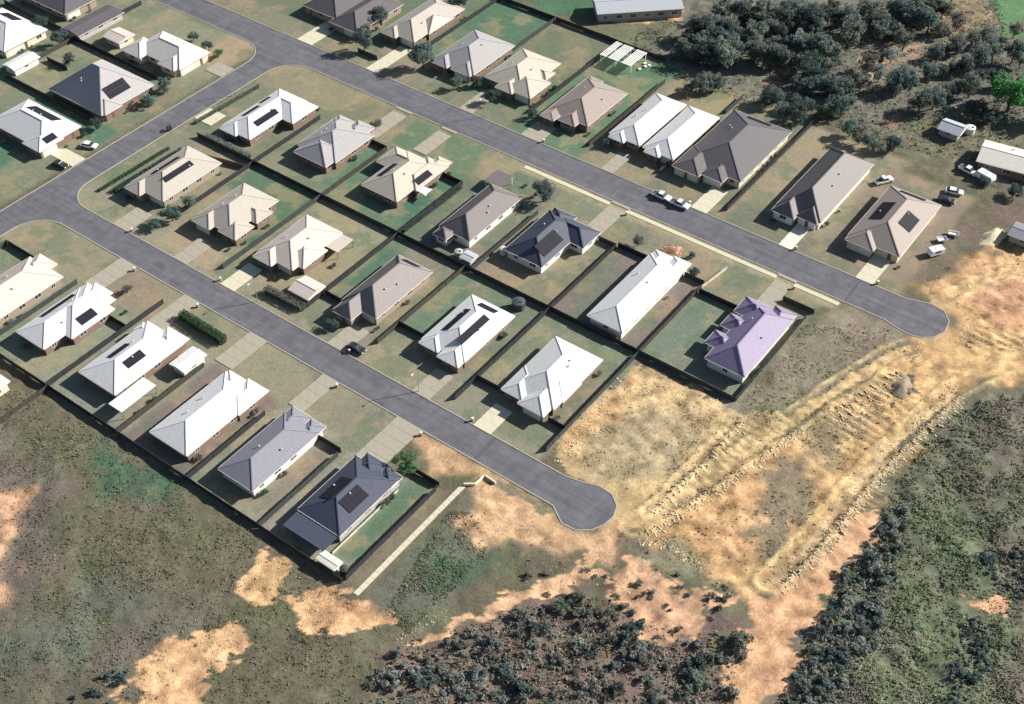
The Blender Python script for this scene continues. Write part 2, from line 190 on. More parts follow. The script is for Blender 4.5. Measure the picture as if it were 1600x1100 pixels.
RUBBLE = [
 ([(48.7, -20.7), (50.5, -3.7), (50.7, 12.0), (59.3, 17.3)],2.0,500),
 ([(52.3, -20.4), (57.1, -7.3), (61.1, 9.6), (63.8, 16.0)],1.6,700),
 ([(83.9, 49.7), (83.3, 33.9), (82.3, 19.9), (81.2, 4.4), (79.6, -10.5), (78.4, -18.8)],1.5,1100),
 ([(50.2, -25.5), (56.9, -24.4), (65.0, -26.0)],1.8,250),
 ([(27.7, -19.5), (26.2, 2.1), (28.6, 8.7), (39.3, 7.1), (46.9, 10.4), (45.8, -6.1)],3.0,500),
 ([(69.9, 50.5), (74.4, 57.7), (81.8, 65.8), (91.9, 70.7)],2.5,400),
 ([(28.3, -73.5), (29.4, -67.5), (31.5, -62.5)],1.2,120),
 ([(65.4, 12.8), (70.8, 25.8), (75.3, 38.5)],3.5,400),
 ([(36.4, -49.1), (45.7, -41.2), (56.0, -34.5)],3,150),
 ([(76.2, 64.3), (79.0, 88.4), (80.5, 101.3)],4,250),
]
# ------------------------------------------------------------------ helpers
def lin(c):
    c = np.asarray(c, float)/255.0
    return np.where(c <= .04045, c/12.92, ((c+.055)/1.055)**2.4)
ALBEDO_K = 1.5
MATS = {}
def mat(name, col, rough=.7, spec=.3, var=.12, scale=1.2, streak=0, bump=0, metal=0, island=0, ribs=0):
    if name in MATS: return MATS[name]
    m = bpy.data.materials.new(name); m.use_nodes = True; n = m.node_tree.nodes; l = m.node_tree.links
    b = n['Principled BSDF']; b.inputs['Roughness'].default_value = rough; b.inputs['Specular IOR Level'].default_value = spec
    b.inputs['Metallic'].default_value = metal
    tc = n.new('ShaderNodeTexCoord'); no = n.new('ShaderNodeTexNoise'); no.inputs['Scale'].default_value = scale; no.inputs['Detail'].default_value = 6
    no.inputs['Roughness'].default_value = .65
    if streak:
        mp = n.new('ShaderNodeMapping'); mp.inputs['Scale'].default_value = (streak, streak, .25); l.new(tc.outputs['Object'], mp.inputs[0]); l.new(mp.outputs[0], no.inputs['Vector'])
    else: l.new(tc.outputs['Object'], no.inputs['Vector'])
    mr = n.new('ShaderNodeMapRange'); mr.inputs[1].default_value = .3; mr.inputs[2].default_value = .7
    mr.inputs[3].default_value = 1-var; mr.inputs[4].default_value = 1+var; l.new(no.outputs[0], mr.inputs[0])
    fac = mr.outputs[0]
    if island:
        g = n.new('ShaderNodeNewGeometry'); r = n.new('ShaderNodeMapRange'); r.inputs[3].default_value = 1-island; r.inputs[4].default_value = 1+island
        l.new(g.outputs['Random Per Island'], r.inputs[0]); mu = n.new('ShaderNodeMath'); mu.operation = 'MULTIPLY'
        l.new(r.outputs[0], mu.inputs[0]); l.new(fac, mu.inputs[1]); fac = mu.outputs[0]
        oi = n.new('ShaderNodeObjectInfo'); r2 = n.new('ShaderNodeMapRange'); r2.inputs[3].default_value = .72; r2.inputs[4].default_value = 1.35
        l.new(oi.outputs['Random'], r2.inputs[0]); mu2 = n.new('ShaderNodeMath'); mu2.operation = 'MULTIPLY'
        l.new(r2.outputs[0], mu2.inputs[0]); l.new(fac, mu2.inputs[1]); fac = mu2.outputs[0]
    if ribs:      # sheet joints run down each slope: pick the axis along the eave from the face normal
        ge = n.new('ShaderNodeNewGeometry'); sn = n.new('ShaderNodeSeparateXYZ'); l.new(ge.outputs['Normal'], sn.inputs[0]); sp = n.new('ShaderNodeSeparateXYZ'); l.new(tc.outputs['Object'], sp.inputs[0])
        def M(op, a_, b_=None):
            q_ = n.new('ShaderNodeMath'); q_.operation = op
            for i_, v_ in enumerate((a_, b_)):
                if v_ is None: continue
                if isinstance(v_, (int, float)): q_.inputs[i_].default_value = v_
                else: l.new(v_, q_.inputs[i_])
            return q_.outputs[0]
        gt_ = M('GREATER_THAN', M('ABSOLUTE', sn.outputs[0]), M('ABSOLUTE', sn.outputs[1]))
        if ribs < .5: gt_ = M('SUBTRACT', 1.0, gt_)     # tile courses run along the eave instead
        cx = n.new('ShaderNodeMix'); l.new(gt_, cx.inputs['Factor']); l.new(sp.outputs[0], cx.inputs['A']); l.new(sp.outputs[1], cx.inputs['B'])
        fr = M('FRACT', M('DIVIDE', cx.outputs[0], ribs)); ln_ = M('LESS_THAN', fr, .16 if ribs > .5 else .3); sh_ = M('SUBTRACT', 1.0, M('MULTIPLY', ln_, .14 if ribs > .5 else .10)); fac = M('MULTIPLY', fac, sh_)
    vm = n.new('ShaderNodeVectorMath'); vm.operation = 'SCALE'; vm.inputs[0].default_value = col[:3]; l.new(fac, vm.inputs['Scale'])
    l.new(vm.outputs[0], b.inputs['Base Color'])
    if bump:
        bp = n.new('ShaderNodeBump'); bp.inputs['Strength'].default_value = bump; bp.inputs['Distance'].default_value = .05
        l.new(no.outputs[0], bp.inputs['Height']); l.new(bp.outputs[0], b.inputs['Normal'])
    if island:
        tr = n.new('ShaderNodeBsdfTranslucent'); l.new(vm.outputs[0], tr.inputs['Color']); ms = n.new('ShaderNodeMixShader'); ms.inputs[0].default_value = .55
        l.new(b.outputs[0], ms.inputs[1]); l.new(tr.outputs[0], ms.inputs[2]); l.new(ms.outputs[0], n['Material Output'].inputs[0])
    MATS[name] = m; return m
def mesh(name, v, f, m, smooth=False):
    me = bpy.data.meshes.new(name); me.from_pydata([tuple(p) for p in v], [], f)
    if m: me.materials.append(m)
    if smooth: me.polygons.foreach_set('use_smooth', [True]*len(me.polygons))
    me.update(); return me
def link(name, me, parent=None, loc=(0,0,0), rz=0, scale=None):
    o = bpy.data.objects.new(name, me); C.objects.link(o); o.location = loc; o.rotation_euler = (0,0,rz)
    if scale: o.scale = scale
    if parent: o.parent = parent
    return o
def tag(o, label, cat, group=None):
    o['label'] = label; o['category'] = cat
    if group: o['group'] = group
    return o
def thing(name, label, cat, loc=(0,0,0), rz=0, group=None):
    return tag(link(name, None, None, loc, rz), label, cat, group)
class MB:
    def __init__(s): s.v = []; s.f = []
    def add(s, v, f):
        k = len(s.v); s.v += [tuple(p) for p in v]; s.f += [tuple(i+k for i in q) for q in f]; return s
    def box(s, x0, x1, y0, y1, z0, z1):
        return s.add([(x0,y0,z0),(x1,y0,z0),(x1,y1,z0),(x0,y1,z0),(x0,y0,z1),(x1,y0,z1),(x1,y1,z1),(x0,y1,z1)],
                     [(0,3,2,1),(4,5,6,7),(0,1,5,4),(1,2,6,5),(2,3,7,6),(3,0,4,7)])
    def bar(s, p, q, w, h, up=(0,0,1)):
        p, q = Vector(p), Vector(q); d = (q-p)
        if d.length < 1e-4: return s
        d.normalize(); sd = d.cross(Vector(up))
        if sd.length < 1e-4: sd = Vector((1,0,0))
        sd.normalize(); u = sd.cross(d)
        a = sd*w/2; b = u*h/2
        return s.add([p-a-b,p+a-b,p+a+b,p-a+b,q-a-b,q+a-b,q+a+b,q-a+b],[(0,1,2,3),(7,6,5,4),(0,4,5,1),(1,5,6,2),(2,6,7,3),(3,7,4,0)])
    def cyl(s, p, q, r0, r1, n=10, caps=True):
        p, q = Vector(p), Vector(q); d = (q-p).normalized(); a = d.orthogonal().normalized(); b = d.cross(a); v = []
        for c, r in ((p,r0),(q,r1)):
            for i in range(n):
                t = 2*math.pi*i/n; v.append(c+a*math.cos(t)*r+b*math.sin(t)*r)
        f = [(i,(i+1)%n,n+(i+1)%n,n+i) for i in range(n)]
        if caps: f += [tuple(range(n-1,-1,-1)), tuple(range(n,2*n))]
        return s.add(v, f)
    def build(s, name, m, parent=None, loc=(0,0,0), rz=0, smooth=False):
        return link(name, mesh(name, s.v, s.f, m, smooth), parent, loc, rz)
# ------------------------------------------------------------------ ground
def vnoise(x, y, scale, seed):
    x = np.asarray(x)/scale; y = np.asarray(y)/scale
    r = np.random.default_rng(seed); T = r.random((256,256))
    xi = np.floor(x).astype(int); yi = np.floor(y).astype(int); fx = x-xi; fy = y-yi
    fx = fx*fx*(3-2*fx); fy = fy*fy*(3-2*fy)
    g = lambda i, j: T[i & 255, j & 255]
    return (g(xi,yi)*(1-fx)+g(xi+1,yi)*fx)*(1-fy)+(g(xi,yi+1)*(1-fx)+g(xi+1,yi+1)*fx)*fy-.5
def fbm(x, y, scale, seed, o=4):
    t = 0; a = 1
    for i in range(o): t = t+a*vnoise(x, y, scale, seed+i); scale *= .5; a *= .55
    return t
def inside(x, y, P):
    r = np.zeros(np.shape(x), bool); j = len(P)-1
    for i in range(len(P)):
        xi, yi = P[i]; xj, yj = P[j]
        if yi != yj: r ^= ((yi > y) != (yj > y)) & (x < (xj-xi)*(y-yi)/(yj-yi)+xi)
        j = i
    return r
STEP = 0.6
ca = np.arange(-244, 146, STEP); cb = np.arange(-144, 246, STEP)
gx, gy = np.meshgrid(ca, cb, indexing='ij')
def blur(m, n):
    n = int(n)
    for ax in (0, 1):
        for _ in range(2):
            if n > 0:
                c = np.cumsum(np.insert(np.pad(m, [(n,n) if k == ax else (0,0) for k in (0,1)], mode='edge'), 0, 0, axis=ax), axis=ax)
                w = 2*n+1
                m = (np.take(c, np.arange(w, c.shape[ax]), axis=ax)-np.take(c, np.arange(0, c.shape[ax]-w), axis=ax))/w
    return m
col = np.zeros(gx.shape+(3,)); col[:] = lin((124,119,100)); relief = np.full(gx.shape, .3)
wx = fbm(gx, gy, 9, 100, 5)+.8*fbm(gx, gy, 2.6, 120, 3); wy = fbm(gx, gy, 9, 200, 5)+.8*fbm(gx, gy, 2.6, 220, 3)
for name, c, warp, bl, amp, P in REGIONS:
    m = inside(gx+wx*warp*2.2, gy+wy*warp*2.2, P).astype(float); m = blur(m, round(bl*.25))[..., None]
    col = col*(1-m)+lin(c)*m; relief = relief*(1-m[...,0])+amp*m[...,0]
lotmask = np.zeros(gx.shape)
for a0, a1, b0, b1, c in LOTS:
    w = .5 if (a1-a0) > 15 else 1.6
    X = gx+wx*w; Y = gy+wy*w
    m = ((X > a0) & (X < a1) & (Y > b0) & (Y < b1)).astype(float); m = blur(m, 1 if w < 1 else 2)
    lc = lin(c); lc = (lc*.8+lc.mean()*.2)*1.24
    col = col*(1-m[...,None])+lc*m[...,None]; lotmask = np.maximum(lotmask, m)
# worn, greener and drier patches inside the yards
pt = fbm(gx, gy, 6, 300, 6)+.25*fbm(gx, gy, 1.6, 310, 2); pg = fbm(gx, gy, 9, 340, 6)+.2*fbm(gx, gy, 1.6, 350, 2)
lw = lotmask[...,None]
tan = lin((186,166,132)); grn = lin((104,132,106))
mt = np.clip((pt-.14)*4, 0, .45)[...,None]*lw; col = col*(1-mt)+tan*mt
mg = np.clip((pg-.14)*4, 0, .45)[...,None]*lw; col = col*(1-mg)+grn*mg
wild = 1-lotmask
v2 = fbm(gx, gy, 5, 400, 4)[...,None]*wild[...,None]
col = col*(1+v2*.26)
gm = np.clip(fbm(gx, gy, 6, 450, 4)*1.2, -.1, .4)[...,None]*wild[...,None]*np.clip(1.6-col.max(-1)*2.6, .12, 1)[...,None]
col = col*(1+gm*np.array([-.12,.12,-.10]))
roadflat = ((gy > -34) & (gy < -19) & (gx < 46)) | ((gy > 56) & (gy < 74) & (gx < 79)) | ((gx > -138) & (gx < -123))
flat = blur(np.maximum(lotmask, roadflat.astype(float)), 3)
relief = relief*(1-flat)*(1-blur(roadflat.astype(float), 1))
# long-wave relief stays small, short bumps give the scrub and dug soil their own shading
zz = relief*(fbm(gx, gy, 6, 500, 4)*1.5+fbm(gx, gy, 2.4, 540, 2)*.8)
zz -= .03*(flat > .98)*0
def dist_line(P):
    best = np.full(gx.shape, 1e9)
    for (x0, y0), (x1, y1) in zip(P[:-1], P[1:]):
        dx, dy = x1-x0, y1-y0; L2 = dx*dx+dy*dy; u = np.clip(((gx-x0)*dx+(gy-y0)*dy)/L2, 0, 1)
        d = np.hypot(gx-x0-u*dx, gy-y0-u*dy); s = np.sign((gx-x0)*dy-(gy-y0)*dx); best = np.where(d < np.abs(best), d*np.where(s == 0, 1, s), best)
    return best
free = 1-flat
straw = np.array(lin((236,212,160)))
for P, half in TRACKS:
    dd = dist_line(P); ad = np.abs(dd); wob = wx*.5
    berm = np.exp(-((ad-half-.5+wob)/.55)**2); rut = np.exp(-((ad-half*.45)/.4)**2); bed = np.clip((half-ad)/.6, 0, 1)
    zz = zz*(1-bed*.8*free)+free*(berm*(.42+.3*wy)-rut*.12)
    k_ = (free*np.clip(berm*.55, 0, 1))[...,None]; col = col*(1-k_)+straw*k_; col = col*(1-free[...,None]*(rut*.12)[...,None])
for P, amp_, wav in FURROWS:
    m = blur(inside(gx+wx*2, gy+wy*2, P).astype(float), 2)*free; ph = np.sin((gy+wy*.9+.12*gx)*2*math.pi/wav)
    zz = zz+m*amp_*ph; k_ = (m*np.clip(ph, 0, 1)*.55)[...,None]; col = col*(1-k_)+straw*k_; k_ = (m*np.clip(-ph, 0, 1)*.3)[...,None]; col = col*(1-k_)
dirt = np.clip((col[...,0]-.35)*4, 0, 1)*free*wild
gul = 1-np.abs(fbm(gx+wx*2, gy+wy*2, 7, 620, 4))*3.2; gul = np.clip(gul, 0, 1)**3
zz = zz-dirt*gul*.3; col = col*(1-(dirt*gul*.14)[...,None])*(1+.10*dirt[...,None])
crust = fbm(gx, gy, 2.2, 660, 3)[...,None]; col = col*(1+dirt[...,None]*crust*.75)
albedo = np.clip(col/ALBEDO_K, .01, .8)
def gz(a, b):
    i = min(max(int(round((a-ca[0])/STEP)), 0), len(ca)-1); j = min(max(int(round((b-cb[0])/STEP)), 0), len(cb)-1)
    return float(zz[i, j])
far = np.array([3,8,20,50,120,300,700,1600.])
xa = np.concatenate([ca[0]-far[::-1], ca, ca[-1]+far]); yb = np.concatenate([cb[0]-far[::-1], cb, cb[-1]+far])
k = len(far)
Z = np.pad(zz, k, mode='constant'); A = np.pad(albedo, ((k,k),(k,k),(0,0)), mode='edge')
WL = np.pad(1-lotmask, k, mode='constant', constant_values=1)
avg = np.array(lin((116,110,86)))/ALBEDO_K
ii, jj = np.meshgrid(np.arange(len(xa)), np.arange(len(yb)), indexing='ij')
d = np.maximum(np.maximum(k-ii, ii-(len(xa)-1-k)), np.maximum(k-jj, jj-(len(yb)-1-k))); fade = np.clip(d/4., 0, 1)[...,None]
A = A*(1-fade)+avg*fade
X, Y = np.meshgrid(xa, yb, indexing='ij'); nx, ny = X.shape
me = bpy.data.meshes.new('ground')
me.vertices.add(nx*ny); me.vertices.foreach_set('co', np.stack([X, Y, Z], -1).reshape(-1).astype(np.float32))
idx = np.arange(nx*ny).reshape(nx, ny)
q = np.stack([idx[:-1,:-1], idx[1:,:-1], idx[1:,1:], idx[:-1,1:]], -1).reshape(-1, 4)
me.loops.add(q.size); me.loops.foreach_set('vertex_index', q.reshape(-1).astype(np.int32))
me.polygons.add(len(q)); me.polygons.foreach_set('loop_start', (np.arange(len(q))*4).astype(np.int32)); me.polygons.foreach_set('loop_total', np.full(len(q), 4, np.int32))
me.polygons.foreach_set('use_smooth', np.ones(len(q), bool)); me.update(calc_edges=True)
ca_ = me.color_attributes.new('soil', 'FLOAT_COLOR', 'POINT')
ca_.data.foreach_set('color', np.concatenate([A, WL[...,None]], -1).reshape(-1).astype(np.float32))
def attr_mat(name, attr, layers, bump, rough=.95):
    m = bpy.data.materials.new(name); m.use_nodes = True; n = m.node_tree.nodes; l = m.node_tree.links
    b = n['Principled BSDF']; b.inputs['Roughness'].default_value = rough; b.inputs['Specular IOR Level'].default_value = .08
    at = n.new('ShaderNodeAttribute'); at.attribute_name = attr; out = at.outputs['Color']; tc = n.new('ShaderNodeTexCoord'); last = None
    for sc, va, tint in layers:
        no = n.new('ShaderNodeTexNoise'); no.inputs['Scale'].default_value = sc; no.inputs['Detail'].default_value = 5; no.inputs['Roughness'].default_value = .7
        l.new(tc.outputs['Object'], no.inputs['Vector'])
        mr = n.new('ShaderNodeMapRange'); mr.inputs[1].default_value = .3; mr.inputs[2].default_value = .7; mr.inputs[3].default_value = 1-va; mr.inputs[4].default_value = 1+va
        l.new(no.outputs[0], mr.inputs[0])
        fac = mr.outputs[0]
        if tint:
            w1 = n.new('ShaderNodeMapRange'); w1.inputs[3].default_value = tint; w1.inputs[4].default_value = 1; l.new(at.outputs['Alpha'], w1.inputs[0])
            mx = n.new('ShaderNodeMix'); mx.inputs['A'].default_value = 1; l.new(w1.outputs[0], mx.inputs['Factor']); l.new(fac, mx.inputs['B']); fac = mx.outputs[0]
        vm = n.new('ShaderNodeVectorMath'); vm.operation = 'SCALE'; l.new(out, vm.inputs[0]); l.new(fac, vm.inputs['Scale']); out = vm.outputs[0]; last = no
    l.new(out, b.inputs['Base Color'])
    bp = n.new('ShaderNodeBump'); bp.inputs['Strength'].default_value = bump; bp.inputs['Distance'].default_value = .2
    l.new(last.outputs[0], bp.inputs['Height']); l.new(bp.outputs[0], b.inputs['Normal'])
    return m
gmat = attr_mat('soil_and_grass', 'soil', [(.12,.07,.9),(.55,.15,.8),(1.5,.26,.62),(4.2,.30,.5)], 1.0)
me.materials.append(gmat)
ground = link('ground', me); ground['kind'] = 'structure'
# ------------------------------------------------------------------ streets
M_ASPH = mat('asphalt', (.122,.121,.138), .9, .2, .16, .22, bump=.2)
def asphalt():
    n = M_ASPH.node_tree.nodes; l = M_ASPH.node_tree.links; b = n['Principled BSDF']; src = b.inputs['Base Color'].links[0].from_socket; tc = n.new('ShaderNodeTexCoord')
    out = src
    for sc, va, de in (((.02,.9,1),.13,3),((.55,.03,1),.06,2),((.5,.5,.5),.10,6),((6,6,6),.12,4)):
        mp = n.new('ShaderNodeMapping'); mp.inputs['Scale'].default_value = sc; l.new(tc.outputs['Object'], mp.inputs[0]); no = n.new('ShaderNodeTexNoise'); no.inputs['Scale'].default_value = 1; no.inputs['Detail'].default_value = de; l.new(mp.outputs[0], no.inputs['Vector'])
        mr = n.new('ShaderNodeMapRange'); mr.inputs[1].default_value = .32; mr.inputs[2].default_value = .68; mr.inputs[3].default_value = 1-va; mr.inputs[4].default_value = 1+va; l.new(no.outputs[0], mr.inputs[0])
        vm = n.new('ShaderNodeVectorMath'); vm.operation = 'SCALE'; l.new(out, vm.inputs[0]); l.new(mr.outputs[0], vm.inputs['Scale']); out = vm.outputs[0]
    l.new(out, b.inputs['Base Color'])
asphalt()
M_KERB = mat('kerb_concrete', (.34,.315,.26), .9, .2, .12, 1.5)
M_CONC = mat('driveway_concrete', (.335,.305,.25), .9, .2, .10, .8)
M_CONC2 = mat('pale_concrete', (.56,.52,.40), .9, .2, .10, .8)
M_CONC3 = mat('white_concrete', (.66,.63,.55), .9, .2, .14, .8)
def arc(cx, cy, r, a0, a1, n=10):
    return [(cx+r*math.cos(math.radians(a0+(a1-a0)*i/n)), cy+r*math.sin(math.radians(a0+(a1-a0)*i/n))) for i in range(n+1)]
def sheet(name, P, z, m):
    o = link(name, mesh(name, [(x,y,z) for x, y in P], [tuple(range(len(P)))], m)); o['kind'] = 'structure'; return o
B0, B1, U0, U1, S0, S1 = -30.3, -22.8, 60.0, 69.4, -134.6, -126.6
CUL = [(32.8,-30.3),(34.3,-31.3),(36.8,-32.9),(39.9,-32.7),(42.4,-30.8),(43.6,-28.2),(43.9,-25.6),(43.0,-23.0),(40.6,-21.1),(37.3,-20.9),(34.3,-22.0),(30.4,-22.8)]
UCUL = [(63.0,60.0),(65.5,59.2),(69.4,58.7),(72.2,59.4),(74.4,61.3),(75.5,64.3),(75.0,67.9),(72.8,70.6),(69.3,71.2),(66.4,70.3),(63.5,69.4)]
low_corner = arc(S1+9, B0-9, 9, 180, 90); up_corner = arc(S1+8, B1+8, 8, 270, 180)
c3 = arc(S1+9, U0-9, 9, 180, 90); c4 = arc(S0-9, U0-9, 9, 90, 0)
huntley = low_corner+CUL+up_corner
sheet('road', [(S0,-75),(S1,-75),(S1,B0-9),(S1,U0-9),(S0,U0-9)], .016, M_ASPH)
sheet('road', huntley, .020, M_ASPH)
sheet('road', [(-235,U0)]+c4+[(S1,U0-9)][:0]+c3+UCUL+[(-235,U1)], .020, M_ASPH)
M_PATCH = mat('asphalt_patch', (.100,.098,.108), .9, .2, .12, .6); M_WORN = mat('asphalt_worn', (.145,.143,.152), .9, .2, .12, .6)
for x0, x1, y0, y1, m_ in [(-88,-84.5,-27.5,-25.9,M_PATCH),(-14,-9.5,-26,-24.4,M_WORN),(12,13.2,-30,-23,M_PATCH),(-40,-33,61.6,63.2,M_WORN),(22,28,66.4,68,M_PATCH),(52,53,60.3,69.2,M_PATCH),(-100,-94,64,66,M_WORN),(-132,-129,10,11.4,M_PATCH),(66,70,64.6,65.2,M_WORN),(67.6,69.6,61.6,62.4,M_WORN),(-30,-24,-29.6,-28.6,M_WORN)]:
    g9 = random.Random(int(x0*7)); sheet('road_patch', [(x0+g9.uniform(0,.3),y0),(x1,y0+g9.uniform(0,.2)),(x1-g9.uniform(0,.3),y1),(x0,y1-g9.uniform(0,.2))], .0245, m_)
def kerb(P, w=.28, h=.1):
    b = MB(); n = len(P); L = []
    for i, p in enumerate(P):
        a = Vector(P[max(i-1,0)]); c = Vector(P[min(i+1,n-1)]); t = (c-a).normalized(); L.append((Vector(p), Vector((t.y,-t.x))))
    v = []; f = []
    for p, nn in L:
        for s, z in ((0,-.1),(0,h),(w,h),(w,-.1)): v.append((p.x+nn.x*s, p.y+nn.y*s, z))
    for i in range(n-1):
        for j in range(3): f.append((i*4+j, i*4+j+1, i*4+4+j+1, i*4+4+j))
    f += [(3,2,1,0), tuple((n-1)*4+j for j in range(4))]
    o = link('kerb', mesh('kerb', v, f, M_KERB)); o['kind'] = 'structure'; return o
kerb([(S1,-75),(S1,B0-9.3)]+low_corner[1:]+CUL+[(S1+8.3,B1)]+up_corner[1:]+[(S1,U0-9.3)]+c3[1:]+UCUL+[(-235,U1)])
kerb(([(-235,U0)]+c4+[(S0,-75)]))
def panels(name, a0, a1, b0, b1, na, nb, z, m, gap=.05, hgt=.05):
    e = link(name, None, None, (a0, b0, 0)); e['kind'] = 'structure'
    w = (a1-a0)/na; l = (b1-b0)/nb; sh = mesh('concrete_panel', *(lambda q: (q.v, q.f))(MB().box(gap/2, w-gap/2, gap/2, l-gap/2, -.02, hgt)), m)
    for i in range(na):
        for j in range(nb):
            link('concrete_panel', sh, e, (i*w, j*l, z+rng.uniform(-.006,.006)))
    return e
for a0, a1, b0, b1, m in [(-96,-90.6,-42,-30.8,M_CONC),(-73.6,-68.6,-42,-30.8,M_CONC),(-8,-1.2,-44,-30.8,M_CONC),(6.6,11.2,-22.3,-14.8,M_CONC2),(-11.9,-7.0,45.8,57.6,M_CONC),(35.8,40.2,46.0,57.6,M_CONC),
      (5.2,9.8,69.9,80.4,M_CONC2),(30.2,33.8,69.9,80.8,M_CONC3),(50.8,55.4,69.9,80.6,M_CONC2),(-69.6,-65,-22.3,-13.2,M_CONC2),(-48.6,-42.2,69.9,77.6,M_CONC),(-108,-102.5,-22.3,-14.4,M_CONC),
      (-29.4,-25,-41.6,-30.8,M_CONC),(-146,-135.1,-13,-8.6,M_CONC2),(-141.6,-135.1,41,46.4,M_CONC),(-67.8,-63.2,46.6,57.6,M_CONC),(-35.4,-30,-22.3,-14.2,M_CONC),(-52,-46.6,-41.6,-30.8,M_CONC),(-126,-119.5,22,28,M_CONC2),(-86,-81.4,-22.3,-13.6,M_CONC),(-84,-79,44.5,57.6,M_CONC),(-22.4,-18.6,69.9,79,M_CONC),(-104.5,-100,69.9,85,M_CONC2),(-70,-65.4,69.9,81,M_CONC),(-132,-126,69.9,84,M_CONC2),(-10.4,-5.6,-22.3,-14,M_CONC)]:
    if b1 == -30.8: b1 = -30.28
    if b0 == -22.3: b0 = -22.82
    if b0 == 69.9: b0 = 69.38
    if b1 == 57.6: panels('driveway', a0-.3, a1+.3, 59.0, 60.0, 1, 1, .085, m)
    panels('driveway', a0, a1, b0, b1, 1, max(2, round((b1-b0)/3)) if (b1-b0) > (a1-a0)-2 else 1, .072, m)
for a0, a1 in ((-39,-12.2),(-6.8,35.6),(40.4,52)):
    panels('footpath', a0, a1, 57.7, 58.95, max(1, round((a1-a0)/1.6)), 1, .03, M_CONC2)
panels('footpath', 14.6, 15.8, -70, -37.2, 1, 21, .03, M_CONC2)
# ------------------------------------------------------------------ houses
TR = mat('gutter_cream', (.62,.58,.5), .5, .4, .05)
ROOFC = dict(white=(.66,.66,.66), cream=(.60,.575,.525), beige=(.47,.425,.355), pink=(.56,.48,.44), grey=(.34,.325,.33), blue=(.215,.215,.255), dark=(.115,.105,.115), mauve=(.16,.14,.142),
             navy=(.058,.066,.10), purple=(.235,.195,.305), brown=(.30,.25,.225), tan=(.43,.39,.345), steel=(.40,.42,.46), taupe=(.215,.19,.185))
def roofmat(c): return mat('roof_'+c, ROOFC[c], .6, .3, .11, 1.0, streak=1.6, ribs=.762 if c not in ('pink','tan','beige','brown') else .34)
def capmat(c): return mat('ridge_'+c, tuple(min(.85, x*1.06+.01) for x in ROOFC[c]), .55, .35, .05)
WALLC = dict(cream=(.60,.54,.43), brick=(.20,.14,.115), white=(.70,.68,.63), tan=(.30,.24,.19), grey=(.38,.37,.36))
def wallmat(c): return mat('wall_'+c, WALLC[c], .9, .15, .12, 2.5)
M_FRAME = mat('window_frame', (.72,.72,.70), .5, .4, .03); M_GLASS = mat('window_glass', (.03,.04,.05), .08, .6, .1)
M_DOOR = mat('door_timber', (.16,.09,.05), .5, .4, .1); M_GAR = mat('garage_door', (.62,.60,.54), .5, .4, .06)
M_PV = mat('solar_glass', (.020,.020,.030), .65, .12, .25, .8); M_PVF = mat('solar_frame', (.10,.10,.11), .5, .4, .05)
def roof_solid(mb, caps, gut, r, ze, pitch, axis, kind, o):
    a0, a1, b0, b1 = r; W, L = (a1-a0, b1-b0) if axis == 'b' else (b1-b0, a1-a0)
    h = W/2*math.tan(math.radians(pitch)); ins = {'hip': min(W/2, L/2), 'gable': 0}[kind]
    if axis == 'b':
        T = lambda u, w: (a0+u, b0+w)
    else:
        T = lambda u, w: (a0+w, b1-u)
    cs = [T(0,0), T(W,0), T(W,L), T(0,L)]
    v = [(x-o[0], y-o[1], ze-.2) for x, y in cs]+[(x-o[0], y-o[1], ze) for x, y in cs]
    p0 = T(W/2, ins); p1 = T(W/2, L-ins)
    v += [(p0[0]-o[0], p0[1]-o[1], ze+h), (p1[0]-o[0], p1[1]-o[1], ze+h)]
    f = [(0,3,2,1),(0,1,5,4),(1,2,6,5),(2,3,7,6),(3,0,4,7),(5,6,9,8),(7,4,8,9),(4,5,8),(6,7,9)]
    mb.add(v, f)
    V = [Vector(q) for q in v]; e = Vector((0,0,.03))
    caps.bar(V[8]+e, V[9]+e, .3, .07)
    if kind == 'hip':
        for i, j in ((4,8),(5,8),(6,9),(7,9)): caps.bar(V[i]+e, V[j]+e, .24, .06)
    for i, j in ((4,5),(5,6),(6,7),(7,4)):
        c = (V[4]+V[6])/2; m = (V[i]+V[j])/2; out = (m-c); out.z = 0
        ed = (V[j]-V[i]).normalized(); out = out-ed*out.dot(ed); out = out.normalized()*.07; dz = Vector((0,0,-.12))
        gut.bar(V[i]+out+dz, V[j]+out+dz, .13, .15)
    return h
WIN = {}
def window_mesh(w, h):
    k = (w, h)
    if k not in WIN:
        f = MB(); t = .07
        f.box(-w/2,w/2,-.03,.05,-t/2,t/2).box(-w/2,w/2,-.03,.05,h-t/2,h+t/2).box(-w/2-t/2,-w/2+t/2,-.03,.05,-t/2,h+t/2).box(w/2-t/2,w/2+t/2,-.03,.05,-t/2,h+t/2).box(-t/2,t/2,-.028,.045,0,h)
        p = MB().box(-w/2+.02,w/2-.02,-.02,.02,.02,h-.02)
        WIN[k] = (mesh('window', f.v, f.f, M_FRAME), mesh('pane', p.v, p.f, M_GLASS))
    return WIN[k]
g_ = MB()
for i in range(4): g_.box(-2.3,2.3,-.05,.03+.004*(i%2),.02+i*.55,.02+i*.55+.53)
GARAGE = mesh('garage_door', g_.v, g_.f, M_GAR); DOORM = mesh('front_door', *(lambda q:(q.v,q.f))(MB().box(-.45,.45,-.05,.03,0,2.1)), M_DOOR)
pf = MB().box(0,1,0,1,0,.04); PVM = mesh('solar_panel', pf.v, pf.f, M_PV)
vt = MB().cyl((0,0,-.3),(0,0,.28),.1,.1,8).cyl((0,0,.28),(0,0,.42),.24,.20,10).cyl((0,0,.42),(0,0,.5),.20,.05,10); VENT = mesh('roof_vent', vt.v, vt.f, mat('vent_metal',(.45,.45,.46),.5,.4,.05))
